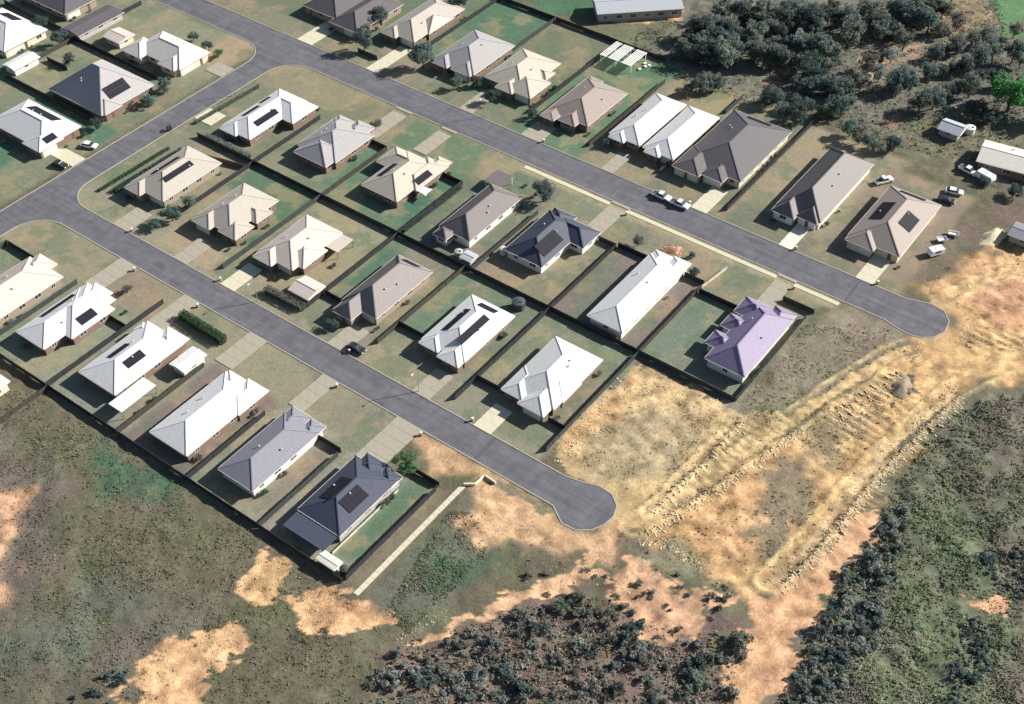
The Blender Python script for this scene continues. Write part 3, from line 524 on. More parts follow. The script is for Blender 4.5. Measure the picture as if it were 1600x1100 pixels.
SIDES = {'-b': (0, lambda r, t: (t, r[2])), '+a': (math.pi/2, lambda r, t: (r[1], t)), '+b': (math.pi, lambda r, t: (t, r[3])), '-a': (-math.pi/2, lambda r, t: (r[0], t))}
# local -y of a window mesh faces outwards for side '-b'
def house(name, label, parts, roof, wall='cream', pitch=23, front='-b', pv=(), ze=2.75, cat='house', gar=True):
    r0 = parts[0][:4]; o = ((r0[0]+r0[1])/2, (r0[2]+r0[3])/2)
    e = thing(name, label, cat, (o[0], o[1], 0))
    rm, cp, gt, wm = MB(), MB(), MB(), MB(); hs = []
    ins = []
    for i, p in enumerate(parts):
        r = p[:4]; ax = p[4] if len(p) > 4 and p[4] else ('b' if (r[3]-r[2]) >= (r[1]-r[0]) else 'a'); kd = p[5] if len(p) > 5 else 'hip'
        pt_ = p[6] if len(p) > 6 else pitch; z = ze-.035*i-(.25 if kd == 'flat' else 0)
        if kd == 'flat':
            x0, x1, y0, y1 = r[0]-o[0], r[1]-o[0], r[2]-o[1], r[3]-o[1]
            rm.add([(x0,y0,z-.12),(x1,y0,z-.12),(x1,y1,z),(x0,y1,z),(x0,y0,z-.02),(x1,y0,z-.02),(x1,y1,z+.1),(x0,y1,z+.1)],[(0,3,2,1),(4,5,6,7),(0,1,5,4),(1,2,6,5),(2,3,7,6),(3,0,4,7)])
            for x in (x0+.2, x1-.2):
                for y in (y0+.2, y1-.2): wm.box(x-.07, x+.07, y-.07, y+.07, 0, z-.05)
            hs.append((r, ax, z, pt_)); ins.append(None)
        else:
            roof_solid(rm, cp, gt, r, z, pt_, ax, kd, o); hs.append((r, ax, z, pt_))
            k = .55+.02*i; q = (r[0]+k, r[1]-k, r[2]+k, r[3]-k); ins.append(q)
            wm.box(q[0]-o[0], q[1]-o[0], q[2]-o[1], q[3]-o[1], 0, z-.1-.01*i)
            if kd == 'gable':
                hh = (min(r[1]-r[0], r[3]-r[2])/2-k)*math.tan(math.radians(pt_))
                if ax == 'b': wm.add([(q[0]-o[0],q[2]-o[1],z-.15),(q[1]-o[0],q[2]-o[1],z-.15),((q[0]+q[1])/2-o[0],q[2]-o[1],z+hh),(q[0]-o[0],q[3]-o[1],z-.15),(q[1]-o[0],q[3]-o[1],z-.15),((q[0]+q[1])/2-o[0],q[3]-o[1],z+hh)],[(0,1,2),(5,4,3)])
                else: wm.add([(q[0]-o[0],q[2]-o[1],z-.15),(q[0]-o[0],q[3]-o[1],z-.15),(q[0]-o[0],(q[2]+q[3])/2-o[1],z+hh),(q[1]-o[0],q[2]-o[1],z-.15),(q[1]-o[0],q[3]-o[1],z-.15),(q[1]-o[0],(q[2]+q[3])/2-o[1],z+hh)],[(2,1,0),(3,4,5)])
    wm.build('wall', wallmat(wall), e)
    R = rm.build('roof', roofmat(roof), e)
    cp.build('ridge_cap', capmat(roof), R); gt.build('gutter', TR, R)
    used = []
    rv = random.Random(int(abs(o[0]*13+o[1]*7)))
    if ze > 2.6:
        (a0, a1, b0, b1), ax, z, p_ = hs[0]
        for _ in range(2):
            if ax == 'b': fx = rv.choice((-1,1))*rv.uniform(.12,.3); px_, py_ = (a0+a1)/2+fx*(a1-a0), (b0+b1)/2+rv.uniform(-.18,.18)*(b1-b0); hz = z+((a1-a0)/2-abs(fx)*(a1-a0))*math.tan(math.radians(p_))
            else: fx = rv.choice((-1,1))*rv.uniform(.12,.3); py_, px_ = (b0+b1)/2+fx*(b1-b0), (a0+a1)/2+rv.uniform(-.18,.18)*(a1-a0); hz = z+((b1-b0)/2-abs(fx)*(b1-b0))*math.tan(math.radians(p_))
            link('roof_vent', VENT, R, (px_-o[0], py_-o[1], hz))
    def free(x, y, skip):
        return not any(q and j != skip and q[0]-.3 < x < q[1]+.3 and q[2]-.3 < y < q[3]+.3 for j, q in enumerate(ins))
    gdone = not gar; ddone = not gar
    order = [(i, front) for i in range(len(ins)-1, -1, -1)]+[(i, s) for i in range(len(ins)) for s in SIDES if s != front]
    for i, s in order:
        q = ins[i]
        if not q: continue
        rz, F = SIDES[s]; lo, hi = (q[0], q[1]) if s[1] == 'b' else (q[2], q[3])
        stepw = 4.2 if s in ('-b', '+a') else 7.0
        if s == front: stepw = 3.6
        n = max(1, int((hi-lo-1)/stepw))
        for t in range(n):
            c = lo+(hi-lo)*(t+.5)/n; x, y = F(q, c)
            if not all(free(*F(q, c+dd), i) for dd in (-1, 0, 1)): continue
            loc = (x-o[0], y-o[1], 0)
            if s == front and not gdone and (hi-lo) > 5.2:
                c2 = lo+min(2.9, (hi-lo)/2) if front != '-b' else hi-min(2.9, (hi-lo)/2); x2, y2 = F(q, c2); link('garage_door', GARAGE, e, (x2-o[0], y2-o[1], 0), rz); gdone = c2; continue
            if s == front and gdone is not True and isinstance(gdone, float) and abs(c-gdone) < 3.4: continue
            if s == front and not ddone: link('front_door', DOORM, e, loc, rz); ddone = True; continue
            w, h, zs = (1.8,1.1,1.0) if (t+i) % 3 else (1.2,1.1,1.0)
            a, b = window_mesh(w, h); wo = link('window', a, e, (loc[0], loc[1], zs), rz); link('pane', b, wo)
    for (pi, face, u0, u1, d0, d1) in pv:
        r, ax, z, pt_ = hs[pi]; th = math.radians(pt_); n = max(1, round((u1-u0)/1.05)); nr = max(1, round((d1-d0)/math.cos(th)/1.68)); w = (u1-u0)/n; s = (d1-d0)/math.cos(th)/nr
        for i in range(n):
            for j in range(nr):
                u = u0+i*w; dd = d0+(d1-d0)*j/nr; zb = z+dd*math.tan(th)+.13
                if face == '+a': M = Matrix(((0,-math.cos(th),math.sin(th)),(1,0,0),(0,math.sin(th),math.cos(th)))); loc = (r[1]-dd, u, zb)
                elif face == '-a': M = Matrix(((0,math.cos(th),-math.sin(th)),(-1,0,0),(0,math.sin(th),math.cos(th)))); loc = (r[0]+dd, u+w, zb)
                elif face == '+b': M = Matrix(((-1,0,0),(0,-math.cos(th),math.sin(th)),(0,math.sin(th),math.cos(th)))); loc = (u+w, r[3]-dd, zb)
                else: M = Matrix(((1,0,0),(0,math.cos(th),-math.sin(th)),(0,math.sin(th),math.cos(th)))); loc = (u, r[2]+dd, zb)
                p = bpy.data.objects.new('solar_panel', PVM); C.objects.link(p); p.parent = R
                p.matrix_local = Matrix.Translation((loc[0]-o[0], loc[1]-o[1], loc[2])) @ M.to_4x4() @ Matrix.Diagonal((w-.04, s-.04, 1, 1))
    return e
# middle block, row on the upper street
house('house','white house with two solar rows on the street corner lot',[(-114,-103.2,21.2,43.9),(-113.9,-99.2,33.6,43.8,'a'),(-113.6,-107.5,20.2,28)],'white','brick',22,'+b',[(0,'+a',26.2,34.4,1.6,3.4),(0,'-a',27.2,33,2.0,3.6),(0,'-a',35,38.5,.8,2.2)])
house('house','grey gabled house between the white corner house and the green lawn',[(-91.6,-77.7,27.2,42.6),(-90,-78.4,24.2,34,'b'),(-86,-80,38,45.5,'b'),(-91.8,-86.4,36,44.4,'b')],'grey','brick',24,'+b')
house('house','cream multi-gabled house on bright green lawn with roof solar panels',[(-66,-54,24,42.4),(-69.6,-58,34,42.2,'a'),(-60,-53,30.5,43.6,'b'),(-58,-53.4,38,45.6,'b')],'beige','brick',24,'+b',[(0,'-a',28.6,35,1.6,3.4),(2,'+a',32.4,38,.6,2.4)])
house('house','dark mauve roofed house with small flat carport at its street end',[(-39.4,-29.6,22.6,44.2),(-42,-36.9,44.9,50.2,None,'flat'),(-38.8,-34.6,19.6,23.4,'b')],'mauve','white',32,'+b')
house('house','navy roofed house with white garage wing and solar panels, middle block',[(-21,-9.8,25.2,44.4),(-17,-5.9,37,44.6,'a'),(-20.6,-14,40,46,'b')],'navy','white',28,'+b',[(0,'+a',28,36,1.2,4.4)])
house('house','long narrow white house beside the brown bare yard',[(8.3,18,17.6,45),(8.6,13.6,38,47,'b'),(13.4,18.1,40,47.6,'b')],'white','white',23,'+b')
house('house','purple roofed house with green side lawn at the end of the block',[(37,47,21.6,44.4),(34.4,40,26,31,'a'),(34.4,40,33,38,'a'),(34.5,41.5,39,45.2,'a'),(41.5,46.8,40,46.4,'b')],'purple','white',31,'+b')
# middle block, row on the lower street
house('house','tan roofed corner house with two thin solar rows above lower street',[(-114.3,-101.6,-11,9.3),(-114.1,-108.2,-12.9,-4,'b')],'tan','tan',23,'-b',[(0,'-a',-6,3,3.0,4.6),(0,'+a',-6.4,3.2,3.4,5)])
house('house','beige house with stepped gables on its yard side, green backyard',[(-90.6,-78.4,-10.2,6.6),(-90.4,-84,-12,-4,'b'),(-82,-76,-11,-4.5,'a'),(-83,-76.4,-3.2,2.4,'a')],'tan','brick',24,'-b')
house('house','pale pink roofed house with cream patio beside small shed',[(-68.6,-56.8,-11,6.6),(-68.2,-62,-12.9,-5,'b'),(-62,-55.2,-9,-.5,'a'),(-56.9,-53,.6,6.4,None,'flat')],'pink','brick',23,'-b')
house('house','dark brown roofed house with solar panels over its back hip, lower street',[(-40.3,-29.7,-12,8.4),(-39.8,-34,-15.8,-6,'b')],'taupe','tan',35,'-b',[(0,'+b',-37,-32.4,1.0,2.8)])
house('house','white house with three solar arrays set in the middle of lower row',[(-17.2,-4.8,-11,7.6),(-17,-11.6,-12.2,-4,'b'),(-11,-5,-13.2,-5,'b')],'white','brick',22,'-b',[(0,'-a',-6.8,1.8,2.6,4.3),(0,'+a',-8,2.2,3.0,4.7),(0,'+b',-13.2,-8.2,1.6,3.4)])
house('house','white house beside the vacant lot, last of its row',[(6.6,19.2,-11,7.7),(6.5,12.2,-12.8,-4,'b'),(11.8,18.6,-14,-5,'b'),(12.8,19.5,-8,-1,'a')],'white','brick',24,'-b')
# lower row
house('house','pale mauve roofed house cut by the left edge, lower row',[(-111,-98.8,-64,-45),(-110,-103.6,-50,-42.8,'b')],'pink','tan',24,'+b')
house('house','white house with solar rows, second along the lower row',[(-92.3,-82.6,-63.6,-43),(-92.5,-80.3,-57.6,-45.2),(-91,-85,-50,-41.8,'b')],'white','brick',22,'+b',[(0,'-a',-57.2,-48,.6,2.2),(1,'+a',-53.6,-49,1.0,3.2)])
house('house','white house with patio annexe and carport shed at its side',[(-70.9,-59,-63.6,-43.6),(-58.4,-54.2,-66,-56.2,None,'flat'),(-66,-59.2,-48,-42,'b'),(-71.6,-65,-47.4,-44.4,'a')],'white','brick',22,'+b',[(0,'-a',-57.4,-52.2,2.6,4.4),(0,'+a',-57,-52,2.6,4.6)])
house('house','plain white hip roofed house between brown yards, lower row',[(-45,-33.8,-66.4,-44.4),(-39.5,-33.4,-52,-43,'b'),(-44.6,-39,-48,-43.6,'b')],'white','brick',22,'+b')
house('house','blue grey hip roofed house with white front gable, lower row',[(-26.2,-16.3,-65,-45.4),(-26,-20.6,-50,-43.2,'b'),(-20.4,-16.4,-48,-43.4,'b')],'blue','white',23,'+b')
house('house','navy roofed house with solar panels, last before the walking path',[(-6,5.2,-63,-45.6),(-5.8,4.9,-67.4,-62.4,None,'flat'),(-4.6,1,-49,-43.6,'b'),(1,5.3,-48,-44.2,'b')],'navy','grey',24,'+b',[(0,'-a',-58.6,-52.2,2.2,5.2),(0,'+a',-58,-52.4,1.6,4.6)])
house('house','white roofed house behind the lower rear fence at left edge',[(-92.5,-80.5,-92,-74.4)],'white','cream',22,'+b',[(0,'+b',-90,-84,1,2.8)])
# upper row
house('house','dark navy roofed house cut by the top edge beside its mauve half',[(-141,-127,82,100),(-128,-116.6,79.6,101)],'dark','tan',25,'-b')
house('house','tan and cream house with a stone garden, near the top edge',[(-111.6,-99.6,85.8,110),(-111.4,-105.6,84.2,92,'b'),(-105,-99,92,104,'a')],'tan','brick',24,'-b')
house('house','grey house in tree shade, upper side of the upper street',[(-89.4,-74.5,82.2,102),(-89.2,-83,80.4,90,'b'),(-82,-75,80.8,90,'b')],'grey','brick',23,'-b')
house('house','yellowish beige house with fanned gables and green backyard',[(-71.6,-58,83.2,102),(-64,-54.4,82,92,'a'),(-66,-60,80.8,90,'b'),(-66,-56.4,92.5,97,'a')],'beige','brick',23,'-b')
house('house','brown roofed house with pale ridges on a deep green lawn',[(-47.4,-34,80.4,100.4),(-42.5,-36.8,78.2,88,'b'),(-47.6,-43,77,101.5,'b','hip',14)],'brown','brick',23,'-b')
house('duplex_house','white duplex under two parallel white hip roofs',[(-27.5,-17.8,81,105.2),(-16.9,-7.3,81,105.2),(-26.8,-22,79.6,88,'b'),(-15.6,-11,79.6,88,'b')],'white','brick',23,'-b')
house('house','large dark grey house right beside the white duplex',[(-6,11.7,83,111),(-6.2,1.8,78.6,90,'b'),(1.6,8,80,88,'b')],'dark','cream',22,'-b',[(0,'+b',-.6,6.4,1.4,3.2)])
house('house','long dark roofed house facing the white concrete driveway',[(23.5,35.9,80,110.8),(23.6,29.8,77.4,87,'b'),(29.6,35.4,79,87,'b')],'mauve','white',35,'-b')
house('house','grey brown house with black solar arrays, last by the upper turning circle',[(43.4,57.1,79.6,104.6),(43.6,51,77.8,86,'b')],'brown','cream',24,'-b',[(0,'-a',87.6,95.8,1.8,5.0),(0,'+a',88.6,94.6,1.6,5.0),(0,'+b',46.6,53.4,1.0,2.8)])
# left block
house('house','white roofed house with solar panels at the top left edge',[(-214,-192.6,10.2,25.8)],'white','cream',22,'+a',[(0,'+b',-209,-202,1.4,4.6)])
house('house','dark brown roofed house cut by the top left corner',[(-217,-195.2,34.6,47.4)],'dark','tan',25,'+a')
house('house','cream house with stepped white gables inside the street bend',[(-164,-144,34,45.8),(-166.2,-158,31.4,40,'b'),(-152,-145,32.6,44,'b')],'cream','cream',24,'+a')
house('house','large pyramid roofed house half navy half pale with solar array',[(-166.2,-144,5.2,24.4),(-152,-143.4,6,12,'a')],'grey','brick',36,'+a',[(0,'+a',10.6,18,2,5)])
house('house','white house with long solar array beside the side street',[(-166.6,-144.4,-15,-1.6),(-151,-143.8,-16,-8,'b')],'white','brick',23,'+a',[(0,'+b',-161,-150,1.6,4.6),(1,'+a',-12.6,-9,.8,2.8)])
# ------------------------------------------------------------------ sheds and outbuildings
def shed(label, r, roof, wall='cream', pitch=12, axis=None, ze=2.3, kind='gable'):
    e = house('shed', label, [r+(axis, kind)], roof, wall, pitch, '-b', (), ze, 'shed', False); return e
shed('dark long barn roof behind the top left houses', (-190.6,-182.6,29.2,46.8), 'dark', 'grey', 7)
shed('small pink white shed beside the cream house in the bend', (-177,-169.9,33.6,40), 'pink', 'cream')
shed('white garden shed behind the pyramid roofed house', (-187.9,-182.6,5.7,15), 'white', 'white')
shed('small half brown half white shed by the lower street', (-53.4,-47,-16.2,-10.2), 'pink', 'cream', 14, 'a')
shed('white carport shed beside the white house with patio annexe', (-57.1,-52.6,-49.9,-42.9), 'white', 'white', 8)
shed('tiny cream shed in the rear corner behind the navy house', (4.6,9.4,-69.3,-66.9), 'cream', 'cream', 8, 'a', 2.1)
shed('small pale green tool shed at the mauve house rear fence', (-28.6,-25.2,17.2,20.4), 'steel', 'grey', 10, 'a', 2.0)
shed('grey shed on the right edge beside the dug orange soil', (74.6,82,104,110), 'blue', 'grey', 10)
shed('small blue grey shed standing at the forest edge', (42.4,48.8,136.6,142.6), 'steel', 'grey', 20)
e = thing('pergola', 'white slatted pergola behind the brown roofed house', 'pergola', (-51.6,113.4,0)); M_PG = mat('white_timber', (.72,.72,.69), .7, .2, .1)
for x_ in (0,5.2,10.4):
    for y_ in (0,8): MB().box(x_-.07,x_+.07,y_-.07,y_+.07,0,2.4).build('post', M_PG, e)
for y_ in (0,4,8): MB().box(-.3,10.7,y_-.05,y_+.05,2.4,2.58).build('beam', M_PG, e)
sm_ = mesh('slat', *(lambda q:(q.v,q.f))(MB().box(-.17,.17,-.5,8.5,2.58,2.64)), M_PG)
for i in range(19):
    if i not in (4,11,12): link('slat', sm_, e, (i*.575,0,rng.uniform(-.01,.01)))
for x_, y_ in ((11.6,3),(12.2,5.2),(11.2,6.6),(12.8,6.4)): tag(MB().box(-.5,.5,-.35,.35,.38,.44).box(-.45,-.38,-.3,-.23,0,.38).box(.38,.45,-.3,-.23,0,.38).box(-.45,-.38,.23,.3,0,.38).box(.38,.45,.23,.3,0,.38).build('garden_bench', M_PG, None, (-51.6+x_,113.4+y_,0), rng.uniform(0,3)), 'low white garden bench on the yard right of the pergola', 'bench', 'white benches by the pergola')
e = house('farm_building','long pale farm building beyond the rear fence at top',[(-13.5,13.5,-5.2,5.2,'a','gable')],'steel','grey',14,'-b',(),3.2,'building',False)
e.location = (-58.5,143.9,0); e.rotation_euler = (0,0,math.radians(43.9))
e = house('farm_house','cream roofed house near the forest at the right edge',[(-8,8,-5.4,5.4,'a','gable')],'cream','brick',14,'-b',(),2.8,'house',False)
e.location = (63.9,134.4,0); e.rotation_euler = (0,0,math.radians(9.5))
# ------------------------------------------------------------------ fences
M_FD = mat('fence_charcoal', (.035,.035,.04), .6, .3, .12, 2); M_FW = mat('fence_cream', (.55,.50,.40), .6, .3, .1, 2); M_FT = mat('fence_timber', (.16,.125,.095), .9, .1, .2, 2)
def fence_panel(m, h=1.8):
    v = []; f = []; n = 13
    for i in range(n):
        x = i/(n-1); y = .02 if i % 2 else -.02
        v += [(x,y,.05),(x,y,h-.03)]
    for i in range(n-1): f.append((2*i, 2*i+2, 2*i+3, 2*i+1))
    b = MB(); b.v = v; b.f = f; b.box(0,1,-.035,.035,h-.06,h).box(0,1,-.033,.033,.03,.1)
    return mesh('fence_panel', b.v, b.f, m)
PANEL = {m.name: fence_panel(m) for m in (M_FD, M_FW, M_FT)}
POST = {m.name: mesh('fence_post', *(lambda q:(q.v,q.f))(MB().box(-.045,.045,-.05,.05,0,1.86)), m) for m in (M_FD, M_FW, M_FT)}
M_FB = mat('fence_bronze', (.060,.052,.045), .6, .3, .15, 2); M_FG = mat('fence_slate', (.052,.058,.06), .6, .3, .15, 2); FN = [0]
for m_ in (M_FB, M_FG):
    PANEL[m_.name] = fence_panel(m_); POST[m_.name] = mesh('fence_post', *(lambda q:(q.v,q.f))(MB().box(-.045,.045,-.05,.05,0,1.86)), m_)
def fence(x0, y0, x1, y1, label, m=M_FD, hs=.84):
    FN[0] += 1
    if m is M_FD and FN[0] % 4 == 1: m = M_FB; label = label.replace('charcoal', 'dark bronze')
    elif m is M_FD and FN[0] % 4 == 3: m = M_FG; label = label.replace('charcoal', 'slate grey')
    L = math.hypot(x1-x0, y1-y0); rz = math.atan2(y1-y0, x1-x0); n = max(1, round(L/2.4)); w = L/n
    e = thing('fence', label, 'fence', (x0,y0,0), rz, 'yard fences')
    fr = random.Random(int(abs(x0*31+y0*17)))
    for i in range(n): link('fence_panel', PANEL[m.name], e, (i*w+.045,0,-.02+fr.uniform(-.05,.03)), fr.uniform(-.012,.012), (w-.09,1,hs))
    for i in range(n+1): link('fence_post', POST[m.name], e, (i*w,0,0), 0, (1,1,hs))
RF, LF, TF = 16.3, -69.6, 124.4
for a0, a1, t in [(-118.5,-97.6,'rear fence behind the white corner house'),(-97.4,-73.2,'rear fence between the grey gabled house and the beige stepped house'),(-73,-47.7,'rear fence between bright green lawn and pale pink house'),(-47.4,-24.6,'rear fence behind the dark mauve house with carport'),(-24.3,-1.3,'rear fence between the navy house and white solar house'),(-1,23.2,'rear fence behind the long narrow white house'),(23.5,47.9,'rear fence of the purple house along the vacant lot')]:
    fence(a0, RF, a1, RF, 'charcoal metal '+t)
for a0, a1, t in [(-118,-97,'pale mauve house cut by left edge'),(-96.8,-75.2,'white house second along lower row'),(-75,-52.2,'white house with patio annexe'),(-52,-31.2,'plain white hip roofed house'),(-31,-10.8,'blue grey hip roofed house'),(-10.5,11.4,'navy house before the path')]:
    fence(a0, LF, a1, LF, 'charcoal rear fence facing the scrub behind the '+t)
for a, b0, b1, t in [(-97.2,-12,16.1,'side fence between tan corner house and beige stepped house'),(-73,-18.4,16.1,'side fence between beige stepped house and pale pink house'),(-47.2,-16.5,16.1,'side fence between small shed and dark brown house'),(-26,-16,16.1,'side fence between dark brown house and white solar house'),(-1.1,-19.2,16.1,'side fence between the white solar house and white end house'),(23.4,-19.6,16.1,'side fence between white end house and vacant lot'),
      (-97.5,16.5,42.4,'side fence between white corner house and grey gabled house'),(-73,16.5,42.2,'side fence between grey gabled house and bright green lawn'),(-47.4,16.5,42.4,'side fence with shrubs between green lawn and mauve house'),(-24.4,16.5,43.8,'side fence between mauve house and navy house'),(-1.2,16.5,44.4,'side fence between navy house and brown bare yard'),(23.3,16.5,44,'side fence between brown bare yard and green side lawn'),(48,16.5,49.4,'outer side fence of the purple house facing the dug soil'),
      (-97,-69.4,-43,'side fence between pale mauve house and white second house'),(-75.2,-69.4,-35.6,'side fence between two white solar houses, lower row'),(-52.2,-69.4,-44.6,'side fence between patio annexe and plain white house'),(-31,-69.4,-47,'side fence between plain white house and blue grey house'),(-10.6,-69.4,-46.4,'side fence between blue grey house and navy solar house'),(11.6,-68.6,-41.6,'end fence of the lower row beside the walking path'),(-74.4,-96,-69.8,'fence of the yard left of the scrub'),
      (-97.2,84,124.2,'side fence between stone garden house and shaded grey house'),(-75.6,86,124.2,'side fence between shaded grey house and fanned beige house'),(-52.6,79.4,124.2,'side fence between fanned beige house and brown roofed house'),(-30.4,76,114.8,'side fence between deep green lawn and white duplex'),(-8.8,77,82,'short front fence between duplex and dark grey house'),(-8.6,111.5,121,'short rear fence between duplex and dark grey house'),(13.3,73.6,121.6,'long fence between dark grey house and bare tan yard'),
      (-185.2,6.6,30.4,'fence behind the pyramid house beside garden shed'),(-185.2,30.8,55.6,'fence along the dark long barn roof'),(-122.4,-62,-43.6,'side yard fence at the left edge, lower row')]:
    fence(a, b0, a, b1, 'charcoal metal '+t)
for a0, a1, b, t in [(-26,-17.6,-8.4,'front return fence left of white solar house'),(-1,6.4,-11.4,'front return fence left of the white end house'),(18.8,23.2,-12.4,'front return fence right of the white end house'),(-79,-73.2,42.2,'front return fence right of the grey gabled house'),(-54.6,-47.6,42,'front return fence on bright green lawn'),(-6.2,-1.4,44.4,'front return fence right of navy house'),(-1,8.2,45.2,'front return fence left of long narrow house'),(17.8,23.1,45.4,'front return fence right of long narrow house'),(23.6,34.2,42.4,'front return fence above the green side lawn'),(40.8,48.8,51.8,'short detached fence right of the purple house driveway'),
      (-82.4,-75.4,-46.6,'front return fence right of the second white house'),(-17,-10.8,-45.2,'front return fence right of blue grey house'),(5,11.4,-40.2,'front return fence by the round green tree'),(-122.2,-111,-43.5,'front return fence at the left edge'),(-47,-40.6,-10.6,'front return fence left of the dark brown house'),
      (-112.4,-104.9,75,'low front fence below the stone garden'),(-99.3,-75.9,124.6,'rear fence behind shaded grey house'),(-75.6,-53,124.6,'rear fence behind fanned beige house'),(-52.4,-36,124.4,'rear fence behind the white pergola shed'),(-220,-185.4,30.5,'fence behind the top left white house'),(-185,-148.8,29.2,'fence between the cream bend house and pyramid house'),(-185,-148,4,'fence between pyramid house and white solar house'),(-182.4,-173.6,17,'short fence in the yard of the pyramid house')]:
    fence(a0, b, a1, b, 'charcoal metal '+t)
fence(23.3, 44.2, 24.6, 53.8, 'pale cream front fence right of the brick pile', M_FW, .55)
fence(5.4, -65.6, 5.5, -46, 'white low fence along the green strip of navy house', M_FW, .4)
fence(-112.6, 9.8, -97.8, 13.4, 'dark timber fence behind the tan corner house', M_FT)
# low pale retaining wall by the lower street
w = tag(MB().bar((15.2,-37.0,.3),(17,-35.6,.3),.35,.7).bar((17,-35.6,.29),(17.2,-32.6,.29),.34,.68).bar((17.2,-32.6,.3),(20.2,-32.8,.3),.33,.66).build('retaining_wall', mat('limestone',(.62,.58,.44),.9,.1,.15,2)), 'low pale stone retaining wall near the lower turning circle', 'wall')
# ------------------------------------------------------------------ trees and shrubs
M_BARK = mat('bark', (.13,.105,.085), .95, .1, .25, 3)
LEAF = dict(gum=(.19,.225,.19), dark=(.125,.17,.165), teal=(.125,.195,.175), light=(.19,.23,.14), grey=(.25,.245,.22), bright=(.12,.34,.12), lawn=(.10,.19,.10), sage=(.26,.29,.27))
def leafmat(k): return mat('leaves_'+k, LEAF[k], .8, .15, .15, .8, island=.42)
def leaf_cloud(r, h, n, size, seed, clumps, flat=.8):
    g = np.random.default_rng(seed)
    cc = g.normal(size=(clumps,3)); cc /= np.linalg.norm(cc, axis=1)[:,None]; rad = g.uniform(.35,.95,(clumps,1))
    cc = cc*rad*np.array([r,r,h]); cr = g.uniform(.18,.46,clumps)*r
    k = g.integers(0, clumps, n); dd = g.normal(size=(n,3)); dd /= np.linalg.norm(dd, axis=1)[:,None]
    p = cc[k]+dd*(cr[k]*g.uniform(.45,1,n)**.6)[:,None]*np.array([1,1,flat])
    nn = g.normal(size=(n,3))*.75+np.array([0,0,.8])+dd*.5; nn /= np.linalg.norm(nn, axis=1)[:,None]
    u = np.cross(nn, g.normal(size=(n,3))); u /= np.linalg.norm(u, axis=1)[:,None]; w = np.cross(nn, u)
    s = size*g.uniform(.6,1.3,(n,1)); u = u*s; w = w*s*.55
    v = np.stack([p-u, p+w, p+u, p-w], 1).reshape(-1,3)
    return v, [(4*i,4*i+1,4*i+2,4*i+3) for i in range(n)], cc
def tree_meshes(kind, seed, r, n, size, clumps=16, h=None):
    h = h or r*.8; zc = h*1.25+.2*r
    v, f, cc = leaf_cloud(r, h, n, size, seed, clumps); v[:,2] += zc; v[:,2] = np.maximum(v[:,2], .15)
    cm = mesh('crown', v.tolist(), f, leafmat(kind))
    t = MB(); g = random.Random(seed); top = Vector((g.uniform(-.2,.2)*r, g.uniform(-.2,.2)*r, zc))
    mid = Vector((top.x*.3, top.y*.3, zc*.45)); t.cyl((0,0,-.3), mid, .085*r, .065*r, 7).cyl(mid, top, .065*r, .03*r, 7)
    for c in cc[:6]: t.cyl(mid.lerp(top, g.uniform(.0,.6)), Vector((c[0]*.8, c[1]*.8, zc+c[2]*.8)), .032*r, .01*r, 5, False)
    return cm, mesh('trunk', t.v, t.f, M_BARK), zc
PROTO = {}
def proto(kind, i):
    if (kind, i) not in PROTO: PROTO[(kind, i)] = tree_meshes(kind, 40+i*7+len(kind)*13, 1.0, 2400, .075, 22+4*i)
    return PROTO[(kind, i)]
def tree(x, y, r, zc, kind, label, name='tree', cat='tree', group=None):
    i = rng.randrange(3); cm, tm, z0 = proto(kind, i)
    e = thing(name, label, cat, (x, y, gz(x, y)), rng.uniform(0, 6.28), group)
    sz = zc/z0; e.scale = (r, r, min(sz, r*1.35))
    link('trunk', tm, e); link('crown', cm, e); return e
LAB = dict(forest=('eucalypt in the forest at upper right','eucalypts of the dense forest',('gum','dark','sage')),mid=('tree in the band between forest and back fences','trees behind the back fences',('dark','teal','gum')),light=('bush tree at the forest edge','light green forest edge bushes',('light','sage')),
           right=('tree on open ground right of the forest','trees on the open ground at right',('dark','gum')),sparse=('thin tree in the sparse clearing at upper right','thin grey clearing trees',('grey','sage')),row17=('shrub tree in the row behind the long dark house','row of trees behind the long dark house',('teal','gum')))
for k, L in FOREST.items():
    lb, gp, kinds = LAB[k]
    for j, (x, y, r, zc) in enumerate(L):
        kd = kinds[j % len(kinds)] if j % 5 else kinds[0]
        ad = dict(dark='dark blue green', gum='olive grey', teal='teal green', light='yellowish', sage='pale grey green', grey='dry')[kd]; sz = 'large' if r > 1.08*np.mean([q[2] for q in L]) else ('small' if r < .92*np.mean([q[2] for q in L]) else 'medium')
        tree(x, y, r, zc, kd, sz+' '+ad+' '+lb, group=gp+', '+sz+' '+ad)
